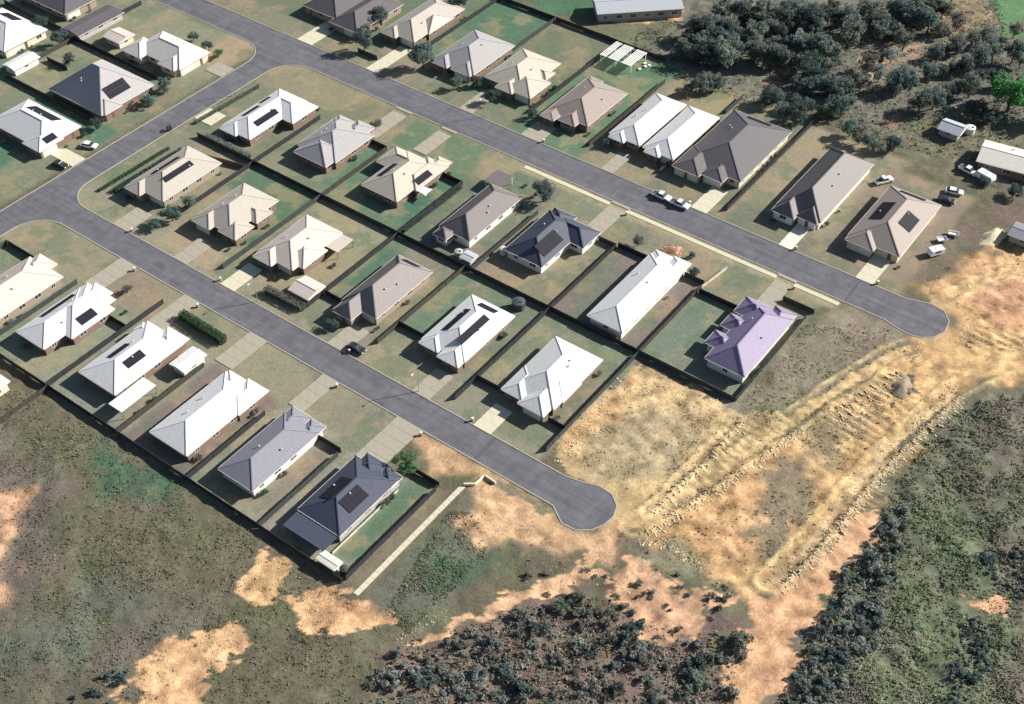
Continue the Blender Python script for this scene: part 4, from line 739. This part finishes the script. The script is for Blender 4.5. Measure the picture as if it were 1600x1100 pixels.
for x, y, r, zc, kind, lb in [(-111.2,76.4,2.9,4.4,'dark','dark leaning street tree nearest the upper street bend'),(-91.2,79.6,3.6,5.0,'dark','broad dark tree in front of the shaded grey house'),(-76.4,76.8,1.9,2.4,'gum','small round grey green tree right of the broad dark tree'),(-64.4,77.4,2.1,2.6,'teal','small teal tree in front of the fanned beige house'),(-26.2,49.2,3.0,3.8,'dark','dark feathery tree at the street end of navy house'),
      (-96.6,-13,2.4,2.8,'teal','teal tree at the front fence of tan corner house'),(-97.2,-7,1.9,2.6,'gum','grey green tree behind the teal front tree'),(-97.6,-18,1.7,1.7,'teal','low dark bush nearest the lower street kerb'),(3.4,-40.8,2.6,3.0,'lawn','round green tree at the navy solar house front'),(-142.2,26.4,2.2,2.6,'teal','dark shrub tree at the pyramid house street corner'),(-140.6,18.6,2.4,2.2,'teal','spreading green shrub on side street verge'),(-143.4,2.6,1.9,2.0,'dark','dark bush below the pyramid house point'),
      (-186.6,25,2.4,3,'dark','dark tree between barn roof and garden shed'),(-175.4,19.4,1.8,2.4,'dark','small dark tree in pyramid house backyard'),(-198,27.4,2.2,2.8,'teal','tree above the top left white house'),(-103,43.6,1.7,1.6,'lawn','green garden shrub right of the white corner house'),(-82,48,1.8,1.8,'gum','grey shrub with dark shadow before the grey gabled house'),
      (-156.2,50.4,1.6,1.8,'teal','left shrub of the hedge inside the street bend'),(-148.4,49.2,1.9,2.0,'teal','middle shrub of the hedge inside the street bend'),(-143.4,48.2,1.6,1.6,'lawn','right shrub of the hedge inside the street bend'),(54,159,6.2,7.2,'bright','vivid green broad tree at the right edge'),(64,162,5.6,6.6,'bright','second vivid green tree behind, cut by right edge'),(69.5,122.5,2.4,2.0,'teal','teal bush below the cream farm house'),(62,122.6,1.6,1.5,'teal','small teal bush beside the caravan'),
      (47.5,151,2.8,3.2,'dark','added dark tree deepening the shadow behind the small blue grey shed'),(52,150,2.6,3.0,'dark','added dark tree deepening the shadow below the vivid green tree'),(-117,91,3.0,3.6,'dark','dark tree beside the top dark navy house'),(-115.6,82.4,2.2,2.8,'dark','lower dark tree beside the top dark navy house'),(-104,112,3,3.6,'dark','dark tree above the stone garden house'),(-26.6,78.8,1.5,1.6,'dark','dark low bush in front of the duplex'),(-50.6,77.6,1.7,1.8,'dark','dark bush at left front of brown roofed house'),(-72.6,81,1.8,2.2,'dark','dark shrub between shaded grey and beige houses'),  # first two are added dark trees standing in for the vivid tree's shadow
      (2.6,48.4,1.7,2.0,'grey','bare grey small tree left of the brick pile'),(19.6,46.4,1.4,1.6,'dark','dark shrub at the corner of long narrow house'),(-127,14,1.0,1.0,'dark','dark verge shrub on side street'),(15.6,52.4,1.0,1.1,'dark','small dark shrub above long narrow house'),(-85,-38,1.3,1.2,'grey','grey garden clump on the lower verge lawn'),(-37.6,-18.6,1.6,1.6,'dark','dark shrub at the dark brown house corner')]:
    tree(x, y, r, zc, kind, lb)
for hob in [o_ for o_ in bpy.data.objects if o_.name.split('.')[0] in ('house','duplex_house') and o_.parent is None]:
    gs = random.Random(int(abs(hob.location.x*5+hob.location.y*3))); bbx = [c_ for c_ in hob.children if c_.name.startswith('wall')][0]
    vs = [v_.co for v_ in bbx.data.vertices]; x0, x1, y0, y1 = min(v_.x for v_ in vs), max(v_.x for v_ in vs), min(v_.y for v_ in vs), max(v_.y for v_ in vs)
    for q_ in range(3):
        side = gs.choice('ab'); px_, py_ = (x1+1.1, gs.uniform(y0, y1)) if side == 'a' else (gs.uniform(x0, x1), y0-1.3 if gs.random() < .5 else y1+1.3)
        if side == 'b' and abs(px_) < 9 and py_ < y0 and any(abs(hob.location.x+px_-dx_) < 3.6 for dx_ in (32,53,7.5,-45.4,-102.2,-67.7,-17,-7.6,9,-32.7,-105.2,-67.3,-83.7)): continue
        r_ = gs.uniform(.45,.95); kd = gs.choice(('lawn','teal','gum','grey','light'))
        tree(hob.location.x+px_, hob.location.y+py_, r_, r_*.95, kd, 'small garden shrub by the wall of the '+' '.join(hob['label'].split()[:8]), 'garden_shrub', 'shrub', 'garden shrubs at house walls')
def hedge(x0, y0, x1, y1, w, h, kind, label, n):
    L = math.hypot(x1-x0, y1-y0); g = np.random.default_rng(int(abs(x0*7+y0*3))+5)
    p = np.stack([g.uniform(0,L,n), (g.random(n)-.5)*w, g.random(n)**.6*h], 1); face = g.integers(0,3,n)
    p[face==0,2] = h*g.uniform(.85,1.05,(face==0).sum()); s = (face==1); p[s,1] = np.sign(p[s,1])*w*.5*g.uniform(.85,1.1,s.sum())
    u = g.normal(size=(n,3)); u /= np.linalg.norm(u,axis=1)[:,None]; v = np.cross(u, g.normal(size=(n,3))); v /= np.linalg.norm(v,axis=1)[:,None]
    s = .13*g.uniform(.6,1.4,(n,1)); V = np.stack([p-u*s,p+v*s*.6,p+u*s,p-v*s*.6],1).reshape(-1,3)
    e = thing('hedge', label, 'hedge', (x0,y0,0), math.atan2(y1-y0,x1-x0))
    link('foliage', mesh('foliage', V.tolist(), [(4*i,4*i+1,4*i+2,4*i+3) for i in range(n)], leafmat(kind)), e)
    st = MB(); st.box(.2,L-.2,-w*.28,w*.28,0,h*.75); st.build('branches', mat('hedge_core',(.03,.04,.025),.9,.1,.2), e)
hedge(-68.4,-36.2,-53.8,-36.6,2.0,1.9,'lawn','long clipped green hedge along the lower verge',5000)
hedge(-59,-18.2,-47,-17.8,1.8,1.7,'grey','grey hedge in front of the small shed',3500)
hedge(-114.4,44.8,-100.6,45.2,1.2,1.0,'gum','low hedge along the white corner house street side',2600)
hedge(-117.4,-14,-116.8,9,1.4,1.2,'teal','hedge along the side street beside tan corner house',4200)
hedge(-121,-16,-120.6,8,.9,.7,'lawn','low kerbside planting beside tan corner house',2600)
hedge(-116.6,17.6,-100,17.8,1.6,1.3,'sage','pale flowering hedge below the white corner house',3600)
hedge(-47,18,-46.6,41,.8,.9,'dark','row of dark shrubs beside mauve house fence',2600)
hedge(-123.6,20,-122.6,44,1.0,.9,'gum','hedge beside the side street at white corner house',3000)
# scrub: individual shrubs in the open ground
SH = {}
def shrub_mesh(kind, i):
    if (kind,i) not in SH:
        v, f, cc = leaf_cloud(1.0, .62, 420, .15, 900+i*17+len(kind), 8, .8); v[:,2] += .5; v[:,2] = np.maximum(v[:,2], .02)
        SH[(kind,i)] = mesh('foliage', v.tolist(), f, leafmat(kind))
    return SH[(kind,i)]
SLAB = dict(bottom=('shrub in the thick scrub along the bottom edge',('sage','grey','gum','dark')),roadside=('shrub beside the orange dirt road at lower right',('gum','sage','dark')),rightedge=('shrub in the cluster at the right edge',('dark','gum')),rightlow=('shrub in the lower right cluster on green ground',('dark','teal')),dirtbush=('bush on the bare orange bank below the turning circle',('grey','gum')),lowleft=('shrub in the lower left corner group by the dirt scar',('dark','teal')))
STEM = mesh('stem', *(lambda q:(q.v,q.f))(MB().cyl((0,0,-.3),(.05,0,.5),.06,.03,6)), M_BARK)
for k, P, n, r0, r1 in SHRUB_ZONES:
    lb, kinds = SLAB[k]; g = random.Random(len(k)*31); xs = [p[0] for p in P]; ys = [p[1] for p in P]; c = 0
    while c < n:
        x, y = g.uniform(min(xs), max(xs)), g.uniform(min(ys), max(ys))
        if not inside(np.array([x]), np.array([y]), P)[0]: continue
        r = r0+(r1-r0)*g.random()**1.7; kd = g.choice(kinds); ad = dict(dark='dark blue green', gum='olive grey', teal='teal green', sage='pale grey green', grey='dry pale')[kd]; sz = 'big' if r > r0+.45*(r1-r0) else 'small'
        e = thing('shrub', sz+' '+ad+' '+lb, 'shrub', (x, y, gz(x, y)), g.uniform(0,6.28), sz+' '+ad+' shrubs, '+k)
        e.scale = (r, r*g.uniform(.75,1.2), r*g.uniform(.7,1.1)); c += 1
        link('foliage', shrub_mesh(kd, g.randrange(3)), e); link('stem', STEM, e)
VT = []; CT = []
for k, P, n, r0, r1 in SHRUB_ZONES:
    if k not in ('bottom','roadside','rightedge','rightlow'): continue
    xs = [p[0] for p in P]; ys = [p[1] for p in P]; nn_ = int(n*3.2)
    X_ = NR.uniform(min(xs), max(xs), nn_*4); Y_ = NR.uniform(min(ys), max(ys), nn_*4); kp = inside(X_, Y_, P); X_, Y_ = X_[kp][:nn_], Y_[kp][:nn_]
    for x_, y_ in zip(X_, Y_):
        r_ = NR.uniform(.3,.85); v_, f_, c_ = leaf_cloud(r_, r_*.5, 70, .16, int(NR.integers(1e6)), 4, .8); v_[:,2] = np.maximum(v_[:,2]+r_*.4, .02); VT.append(v_+np.array([x_, y_, gz(x_, y_)]))
        CT.append(np.tile(np.array([(.26,.275,.24),(.19,.21,.175),(.29,.28,.235),(.22,.26,.23)][NR.integers(0,4)])*NR.uniform(.7,1.2), (len(v_),1)))
VT = np.concatenate(VT); CT = np.concatenate(CT)
THK = (VT, np.arange(len(VT)).reshape(-1,4), CT)
# tussocks, one mass nobody could count
def samp(a, b):
    i = np.clip(np.round((a-ca[0])/STEP).astype(int), 0, len(ca)-1); j = np.clip(np.round((b-cb[0])/STEP).astype(int), 0, len(cb)-1)
    return zz[i,j], albedo[i,j]
def vcol_mesh(name, V, F, colr, m, attr='tone'):
    me = bpy.data.meshes.new(name); me.vertices.add(len(V)); me.vertices.foreach_set('co', V.reshape(-1).astype(np.float32)); n = F.shape[1]
    me.loops.add(F.size); me.loops.foreach_set('vertex_index', F.reshape(-1).astype(np.int32)); me.polygons.add(len(F))
    me.polygons.foreach_set('loop_start', (np.arange(len(F))*n).astype(np.int32)); me.polygons.foreach_set('loop_total', np.full(len(F), n, np.int32)); me.update(calc_edges=True)
    c = me.color_attributes.new(attr, 'FLOAT_COLOR', 'POINT'); c.data.foreach_set('color', np.concatenate([colr, np.ones((len(V),1))], 1).reshape(-1).astype(np.float32))
    me.materials.append(m); return me
PX = []; PY = []; PH = []
for P, den, h0, h1 in TUFT_ZONES:
    xs = [p[0] for p in P]; ys = [p[1] for p in P]; area = (max(xs)-min(xs))*(max(ys)-min(ys)); n = int(area*den)
    x = NR.uniform(min(xs), max(xs), n); y = NR.uniform(min(ys), max(ys), n); dn = fbm(x, y, 5, 700, 3)
    onroad = ((y > -35) & (y < -19) & (x < 46)) | ((y > 57) & (y < 73) & (x < 78)); kp = inside(x, y, P) & ~onroad & (dn+NR.uniform(-.35,.35,n) > -.1); PX.append(x[kp]); PY.append(y[kp]); PH.append(NR.uniform(h0,h1,kp.sum()))
x = np.concatenate(PX); y = np.concatenate(PY); h = np.concatenate(PH)
zt, at_ = samp(x, y)
bare = at_[:,0] > .36; kp = ~bare | (NR.random(len(x)) < .22); x, y, h, zt, at_ = x[kp], y[kp], h[kp], zt[kp], at_[kp]
if len(x) > 75000:
    kp = NR.permutation(len(x))[:75000]; x, y, h, zt, at_ = x[kp], y[kp], h[kp], zt[kp], at_[kp]
N = len(x); NB = 6; rr = h*NR.uniform(.5,1.6,N)
ang = NR.uniform(0, 6.283, (N,NB)); rad = np.sqrt(NR.random((N,NB)))*rr[:,None]
pc = np.stack([x[:,None]+np.cos(ang)*rad, y[:,None]+np.sin(ang)*rad, zt[:,None]+.03+h[:,None]*NR.uniform(.1,.7,(N,NB))*(1-.6*(rad/rr[:,None])**2)], -1)
nn = NR.normal(size=(N,NB,3))*np.array([.55,.55,.3])+np.array([.12,.18,1.0]); nn /= np.linalg.norm(nn, axis=-1, keepdims=True)
u = np.cross(nn, NR.normal(size=(N,NB,3))); u /= np.linalg.norm(u, axis=-1, keepdims=True); w = np.cross(nn, u)
s = (h[:,None]*NR.uniform(.25,.6,(N,NB)))[...,None]; asp = NR.uniform(.35,.9,(N,NB,1))
V = np.stack([pc-u*s, pc+w*s*asp, pc+u*s, pc-w*s*asp], 2).reshape(-1,3); F = np.arange(len(V)).reshape(-1,4)
mix = NR.random((N,1)); tint = np.where(mix < .3, np.array([[.78,.94,.74]]), np.where(mix < .6, np.array([[1.25,1.18,1.05]]), np.array([[1.0,1.0,.95]])))*NR.uniform(.7,1.3,(N,1))
cl = np.repeat(np.minimum(at_, .36)*tint, NB*4, axis=0)*np.repeat(NR.uniform(.75,1.25,(N*NB,1)), 4, axis=0)
tm = attr_mat('tussock_grass', 'tone', [(1.5,.1,0)], 0)
o = link('tussock_grass', vcol_mesh('tussock_grass', V, F, cl, tm)); o['kind'] = 'stuff'; o['label'] = 'dry tussock grass over the scrub and dug ground'
o = link('scrub_thicket', vcol_mesh('scrub_thicket', THK[0], THK[1], THK[2], tm)); o['kind'] = 'stuff'; o['label'] = 'low grey green thicket filling the scrub between larger shrubs'
# rubble along the graded tracks
V = []; Fq = []; CC = []; cube = np.array([(-1,-1,-1),(1,-1,-1),(1,1,-1),(-1,1,-1),(-.7,-.7,1),(.7,-.7,1),(.7,.7,1),(-.7,.7,1)])*.5
fq = np.array([(0,3,2,1),(4,5,6,7),(0,1,5,4),(1,2,6,5),(2,3,7,6),(3,0,4,7)]); cnt = 0
for P, hw, n in RUBBLE:
    P = np.array(P); seg = np.hypot(*np.diff(P, axis=0).T); cum = np.concatenate([[0], np.cumsum(seg)])
    for t in NR.uniform(0, cum[-1], n):
        i = min(np.searchsorted(cum, t, 'right')-1, len(seg)-1); p = P[i]+(P[i+1]-P[i])*(t-cum[i])/seg[i]; d = (P[i+1]-P[i])/seg[i]
        p = p+np.array([-d[1], d[0]])*NR.normal()*hw*.6; s = NR.uniform(.08,.26)*NR.uniform(.5,1)
        a = NR.uniform(0,6.28); c_, s_ = math.cos(a), math.sin(a); q = cube*np.array([s*NR.uniform(.8,2.4), s, s*.7])*NR.uniform(.8,1.2,(8,3))
        q = np.stack([q[:,0]*c_-q[:,1]*s_, q[:,0]*s_+q[:,1]*c_, q[:,2]], 1)+np.array([p[0], p[1], gz(p[0],p[1])+s*.15])
        if (-36 < p[1] < -18 and p[0] < 46) or (56 < p[1] < 74 and p[0] < 78): continue
        V.append(q); Fq.append(fq+cnt*8); cnt += 1
        base = np.array([(.50,.40,.27),(.58,.50,.37),(.34,.27,.18)][NR.integers(0,3)])*NR.uniform(.8,1.15); CC.append(np.tile(base,(8,1)))
for P, off, wid, gap in RUNGS:
    P = np.array(P); seg = np.hypot(*np.diff(P, axis=0).T); cum = np.concatenate([[0], np.cumsum(seg)]); tpos = 0.
    while tpos < cum[-1]:
        i = min(np.searchsorted(cum, tpos, 'right')-1, len(seg)-1); d = (P[i+1]-P[i])/seg[i]; nrm = np.array([d[1], -d[0]]); p = P[i]+d*(tpos-cum[i])
        s0 = off+NR.uniform(0, .5); L_ = wid*NR.uniform(.5,1.15); m_ = max(2, int(L_/.45)); skew = d*NR.uniform(-.25,.25)
        for q_ in range(m_):
            if NR.random() < .18: continue
            c_ = p+nrm*(s0+L_*(q_+.5)/m_)+skew*q_+NR.normal(0,.06,2); a = math.atan2(nrm[1], nrm[0])+NR.normal(0,.3); co, si = math.cos(a), math.sin(a)
            q = cube*np.array([.6,.32,.10])*NR.uniform(.7,1.3,(1,3))*NR.uniform(.85,1.15,(8,3)); q = np.stack([q[:,0]*co-q[:,1]*si, q[:,0]*si+q[:,1]*co, q[:,2]], 1)+np.array([c_[0], c_[1], gz(c_[0],c_[1])+.02])
            V.append(q); Fq.append(fq+cnt*8); cnt += 1; CC.append(np.tile(np.array([(.56,.47,.31),(.60,.53,.38),(.50,.40,.26)][NR.integers(0,3)])*NR.uniform(.85,1.1),(8,1)))
        tpos += gap*NR.uniform(.7,1.4)
rm = attr_mat('rubble_stone', 'tone', [(2.0,.15,0)], 0)
o = link('rubble', vcol_mesh('rubble', np.concatenate(V), np.concatenate(Fq), np.concatenate(CC), rm)); o['kind'] = 'stuff'; o['label'] = 'pale broken rubble and straw along graded dirt tracks'
# ------------------------------------------------------------------ vehicles, tanks and street furniture
M_CARW = mat('car_white', (.78,.78,.77), .3, .5, .02); M_CARD = mat('car_dark', (.03,.03,.035), .3, .5, .05); M_TYRE = mat('tyre', (.02,.02,.02), .9, .1, .1); M_RIM = mat('rim', (.4,.4,.42), .35, .5, .05, metal=.6)
M_TRAY = mat('tray_dark', (.06,.06,.065), .7, .3, .1); M_LIGHT = mat('lamp_glass', (.8,.8,.75), .2, .5, .02); M_STEEL = mat('galvanised', (.42,.43,.45), .45, .5, .08, metal=.5)
def extrude(P, w, taper=None):
    n = len(P); v = []; 
    for s in (-1, 1):
        for i, (x, z) in enumerate(P): v.append((x, s*(w/2-(taper[i] if taper else 0)), z))
    f = [tuple(range(n-1,-1,-1)), tuple(range(n, 2*n))]+[(i, (i+1)%n, n+(i+1)%n, n+i) for i in range(n)]
    return v, f
def wheel(e, x, y, r=.36):
    s = 1 if y > 0 else -1; t = MB().cyl((0,-.11,0),(0,.11,0),r,r,14).build('tyre', M_TYRE); w = t; w.name = 'wheel'; w.parent = e; w.location = (x, y, r)
    MB().cyl((0,.0,0),(0,s*.125,0),r*.62,r*.6,12).build('rim', M_RIM, w)
def vehicle(kind, label, x, y, rz, paint, group=None):
    e = thing('ute' if kind == 'ute' else 'car', label, 'car', (x, y, .02), rz, group)
    if kind == 'ute':
        bd = [(-2.6,.45),(2.5,.42),(2.58,.85),(2.3,1.02),(1.15,1.08),(-2.6,1.05)]; cb_ = [(1.25,1.04),(.55,1.72),(-.75,1.74),(-.95,1.04)]
    else:
        bd = [(-2.2,.42),(2.15,.40),(2.25,.75),(1.9,.93),(1.0,.98),(-2.1,1.0),(-2.28,.8)]; cb_ = [(1.15,.95),(.4,1.45),(-1.35,1.46),(-2.0,.96)]
    v, f = extrude(bd, 1.84); MB().add(v, f).build('body', paint, e)
    v, f = extrude(cb_, 1.72, [0,.16,.16,0]); MB().add(v, f).build('window', M_GLASS, e)
    v, f = extrude([(cb_[1][0]-.02,cb_[1][1]-.06),(cb_[1][0]-.12,cb_[1][1]+.05),(cb_[2][0]+.1,cb_[2][1]+.05),(cb_[2][0]-.04,cb_[2][1]-.06)], 1.45); MB().add(v, f).build('cabin_roof', paint, e)
    if kind == 'ute': MB().box(-2.5,-1.05,-.78,.78,1.055,1.10).build('tray', M_TRAY, e)
    fx, bx_ = (1.6,-1.65) if kind == 'ute' else (1.4,-1.4)
    for wx_ in (fx, bx_):
        for s in (-1, 1): wheel(e, wx_, s*.84)
    for s in (-1, 1): MB().box(bd[2][0]-.12,bd[2][0]+.02,s*.62-.2,s*.62+.2,.68,.82).build('headlight', M_LIGHT, e)
    return e
vehicle('ute','white ute with dark tray, left of two parked on upper street',-2.8,68.3,0,M_CARW,'white utes parked on the upper street')
vehicle('ute','white ute with dark tray, right of two parked on upper street',2.75,68.2,.02,M_CARW,'white utes parked on the upper street')
vehicle('car','dark car parked on the verge by the lower street',-28.4,-20.4,.05,M_CARD)
vehicle('car','dark car parked at the foot of the white solar house driveway',-137.6,-14.8,.2,M_CARD)
vehicle('car','white car on the lawn beside the side street',-138.4,-4.4,.35,M_CARW)
vehicle('ute','white ute parked near the cream farm house',56.2,125.6,-.2,M_CARW)
vehicle('car','white car parked on bare ground beside the last grey brown house',56.8,114.8,.3,M_CARW)
vehicle('car','dark car below the white car on the bare ground',56.6,110.2,.2,M_CARD)
def caravan(label, x, y, rz, L=5.0, w=2.2, h=2.3):
    e = thing('caravan', label, 'caravan', (x,y,.02), rz); P = [(-L/2,.5),(L/2-.3,.5),(L/2,1.1),(L/2-.35,h),(-L/2+.3,h+.02),(-L/2,h-.4)]
    v, f = extrude(P, w); MB().add(v, f).build('body', M_CARW, e)
    for s in (-1,1):
        MB().box(-.9,.6,s*(w/2)-.02,s*(w/2)+.02,1.2,1.75).build('window', M_GLASS, e); wheel(e, -.3, s*(w/2-.1), .32)
    MB().bar((L/2-.1,0,.55),(L/2+1.2,0,.5),.1,.1).build('drawbar', M_STEEL, e); MB().box(-.5,.5,-.35,.35,h,h+.1).build('roof_hatch', M_FRAME, e)
caravan('white caravan parked below the cream farm house',61,125,-.25)
caravan('pale caravan by the upper turning circle on bare ground',62.8,89,1.0,4.2,2.0,1.9)
def trailer(label, x, y, rz):
    e = thing('trailer', label, 'trailer', (x,y,.02), rz); b = MB().box(-1.2,1.2,-.75,.75,.5,.56)
    for s in (-1,1): b.box(-1.2,1.2,s*.75-.03,s*.75+.03,.56,.95); b.box(s*1.2-.03,s*1.2+.03,-.74,.74,.561,.94)
    b.build('tub', M_CARW, e); MB().bar((1.1,0,.5),(2.3,0,.48),.08,.08).build('drawbar', M_STEEL, e)
    for s in (-1,1): wheel(e, -.1, s*.85, .3)
trailer('small white trailer nearest the pale caravan',62,94.6,.8); trailer('small white trailer farther up beside solar array house',63.4,98.4,.3)
def tank(label, x, y, r, h, c):
    e = thing('water_tank', label, 'water tank', (x,y,0)); m = mat('tank_'+str(c), c, .6, .3, .06)
    b = MB()
    for i in range(8): b.cyl((0,0,i*h/8),(0,0,(i+.86)*h/8),r,r,24).cyl((0,0,(i+.86)*h/8),(0,0,(i+1)*h/8),r*.985,r*.985,24)
    b.build('wall', m, e); MB().cyl((0,0,h),(0,0,h+r*.25),r*1.02,.25,24).build('roof', m, e); MB().cyl((r*.45,0,h+r*.1),(r*.45,0,h+r*.28),.28,.28,12).build('hatch', M_TRAY, e)
vehicle('ute','white ute parked behind the long dark roofed house',40.2,108.4,1.0,M_CARW)
tank('dark round water tank in white solar house backyard',-7.6,12.8,1.6,2.0,(.06,.075,.09))
tank('dark round water tank in the rear corner behind navy house',10.2,-67.6,.8,1.6,(.05,.05,.06))
tank('pale green round tank left of the tool shed',-30.2,19,1.0,1.8,(.42,.46,.42))
tank('white small round tank beside the navy middle house',-22.2,26.4,.9,1.7,(.62,.66,.64))
tank('white round tank behind the small blue grey shed',49.4,143.2,1.4,1.8,(.7,.7,.64))
# white shade sail on posts over the bright green lawn
e = thing('shade_sail','white shade sail on posts over the bright green lawn','shade sail',(-51.8,32.4,0))
V = [(-1.5,-1.4,2.3),(1.5,-1.5,2.0),(1.6,1.5,2.4),(-1.4,1.4,2.0)]; sv = []; n = 7
for i in range(n):
    for j in range(n):
        u, w = i/(n-1), j/(n-1); p = (Vector(V[0])*(1-u)+Vector(V[1])*u)*(1-w)+(Vector(V[3])*(1-u)+Vector(V[2])*u)*w
        pin = .18*(math.sin(math.pi*u)*abs(2*w-1)**2); p.y -= pin*(1 if w > .5 else -1); pin = .18*(math.sin(math.pi*w)*abs(2*u-1)**2); p.x -= pin*(1 if u > .5 else -1); sv.append(p)
link('canopy', mesh('canopy', sv, [(i*n+j,(i+1)*n+j,(i+1)*n+j+1,i*n+j+1) for i in range(n-1) for j in range(n-1)], mat('sail_cloth',(.74,.80,.76),.8,.1,.05)), e)
for p in V: MB().cyl((p[0]*1.05,p[1]*1.05,0),(p[0]*1.05,p[1]*1.05,p[2]+.1),.05,.05,8).build('post', M_STEEL, e)
# pile of bricks and soil at the long narrow house
e = thing('brick_pile','orange brick and soil heap in front of the long narrow house','brick pile',(10.6,51.6,0)); M_BR = mat('terracotta',(.40,.235,.165),.9,.1,.25,2); M_SO = mat('heap_soil',(.42,.29,.20),.95,.1,.25,2,bump=.5)
hv = [(0,0,.7)]; hf = []
for ri in range(1,5):
    for t in range(14):
        a = t*2*math.pi/14; rr = ri*.62*(1+.2*math.sin(a*3+ri)); hv.append((rr*math.cos(a)*1.25, rr*math.sin(a), max(-.05, .75*(1-ri/4)+rng.uniform(-.08,.08))))
for t in range(14): hf.append((0,1+t,1+(t+1)%14))
for ri in range(3):
    for t in range(14): hf.append((1+ri*14+t, 1+(ri+1)*14+t, 1+(ri+1)*14+(t+1)%14, 1+ri*14+(t+1)%14))
link('soil_heap', mesh('soil_heap', hv, hf, M_SO), e)
b = MB()
for i in range(220):
    a = rng.uniform(0,6.28); r = rng.uniform(0,2.6); p = Vector((r*math.cos(a)*1.25, r*math.sin(a), .72*(1-r/2.6)+.05)); dv = Vector((rng.uniform(-1,1),rng.uniform(-1,1),rng.uniform(-.3,.3))).normalized(); b.bar(p, p+dv*.3, .15, .12)
o = b.build('bricks', M_BR, e); o['kind'] = 'stuff'
# excavated mounds of spoil at right
def mound(label, x, y, r, h, c, name='soil_mound'):
    v = [(0,0,h)]; f = []; n = 18; g = random.Random(int(x*10)); rings = 6
    for ri in range(1,rings+1):
        for t in range(n):
            a = t*2*math.pi/n; rr = r*ri/rings*(1+.16*math.sin(a*2+x)+.1*math.sin(a*5)); k = 1-ri/rings; v.append((rr*math.cos(a)*1.3, rr*math.sin(a)*.8, h*k*k*(3-2*k)+(g.uniform(-.12,.12)*h if ri < rings else -.25)))
    for t in range(n): f.append((0,1+t,1+(t+1)%n))
    for ri in range(rings-1):
        for t in range(n): f.append((1+ri*n+t,1+(ri+1)*n+t,1+(ri+1)*n+(t+1)%n,1+ri*n+(t+1)%n))
    tag(link(name, mesh(name, v, f, mat('spoil_'+label[:10], c, .95, .1, .25, 1.5, bump=.6), True), None, (x,y,gz(x,y)), g.uniform(0,3)), label, 'mound')
mound('pale cream spoil mound beside the grey right edge shed',71.6,103.6,3.6,1.3,(.60,.50,.34))
mound('grey brown soil mound between the two dirt tracks',75.3,41.9,2.8,.8,(.27,.215,.165))
# street lamps and letterboxes
def lamp(label, x, y, rz):
    e = thing('street_lamp', label, 'street lamp', (x,y,0), rz); MB().cyl((0,0,0),(0,0,6.4),.09,.055,8).build('pole', M_STEEL, e)
    MB().bar((0,0,6.35),(1.6,0,6.6),.06,.06).build('arm', M_STEEL, e); MB().box(1.4,2.0,-.12,.12,6.53,6.66).build('lamp_head', M_FRAME, e); MB().box(-.15,.15,-.15,.15,0,.1).build('base_plate', M_STEEL, e)
for l, x, y, rz in [('grey street lamp on side street verge near white corner house',-125.6,36,math.pi),('grey street lamp on upper street near beige fanned house',-61.6,70.3,-1.57),('grey street lamp on lower street by white solar house',-9,-22,-1.57),('grey street lamp on lower street before the pale pink house',-58,-22,-1.57)]: lamp(l, x, y, rz)
M_LB = mat('letterbox_brick',(.30,.2,.15),.9,.1,.2,4)
for l, x, y in [('second white house',-89.6,-31.6),('patio annexe white house',-67.8,-31.6),('navy solar house',-.4,-31.6),('white end house',5.8,-21.9),('pale pink house',-70.4,-21.9),('navy middle house',-6.2,57),('purple house',41,57),('long dark house',34.6,70.3),('solar array end house',56.2,70.4),('brown roofed house',-41.4,70.3),('dark grey large house',4.4,70.3),('tan corner house',-101.6,-21.9),('dark brown house',-29.2,-21.9),('blue grey house',-24.2,-31.6)]:
    e = thing('letterbox','small brick letterbox at the kerb of the '+l,'letterbox',(x,y,0)); MB().box(-.2,.2,-.22,.22,0,.95).build('pillar', M_LB, e); MB().box(-.26,.26,-.28,.28,.95,1.03).build('cap', M_CONC3, e)
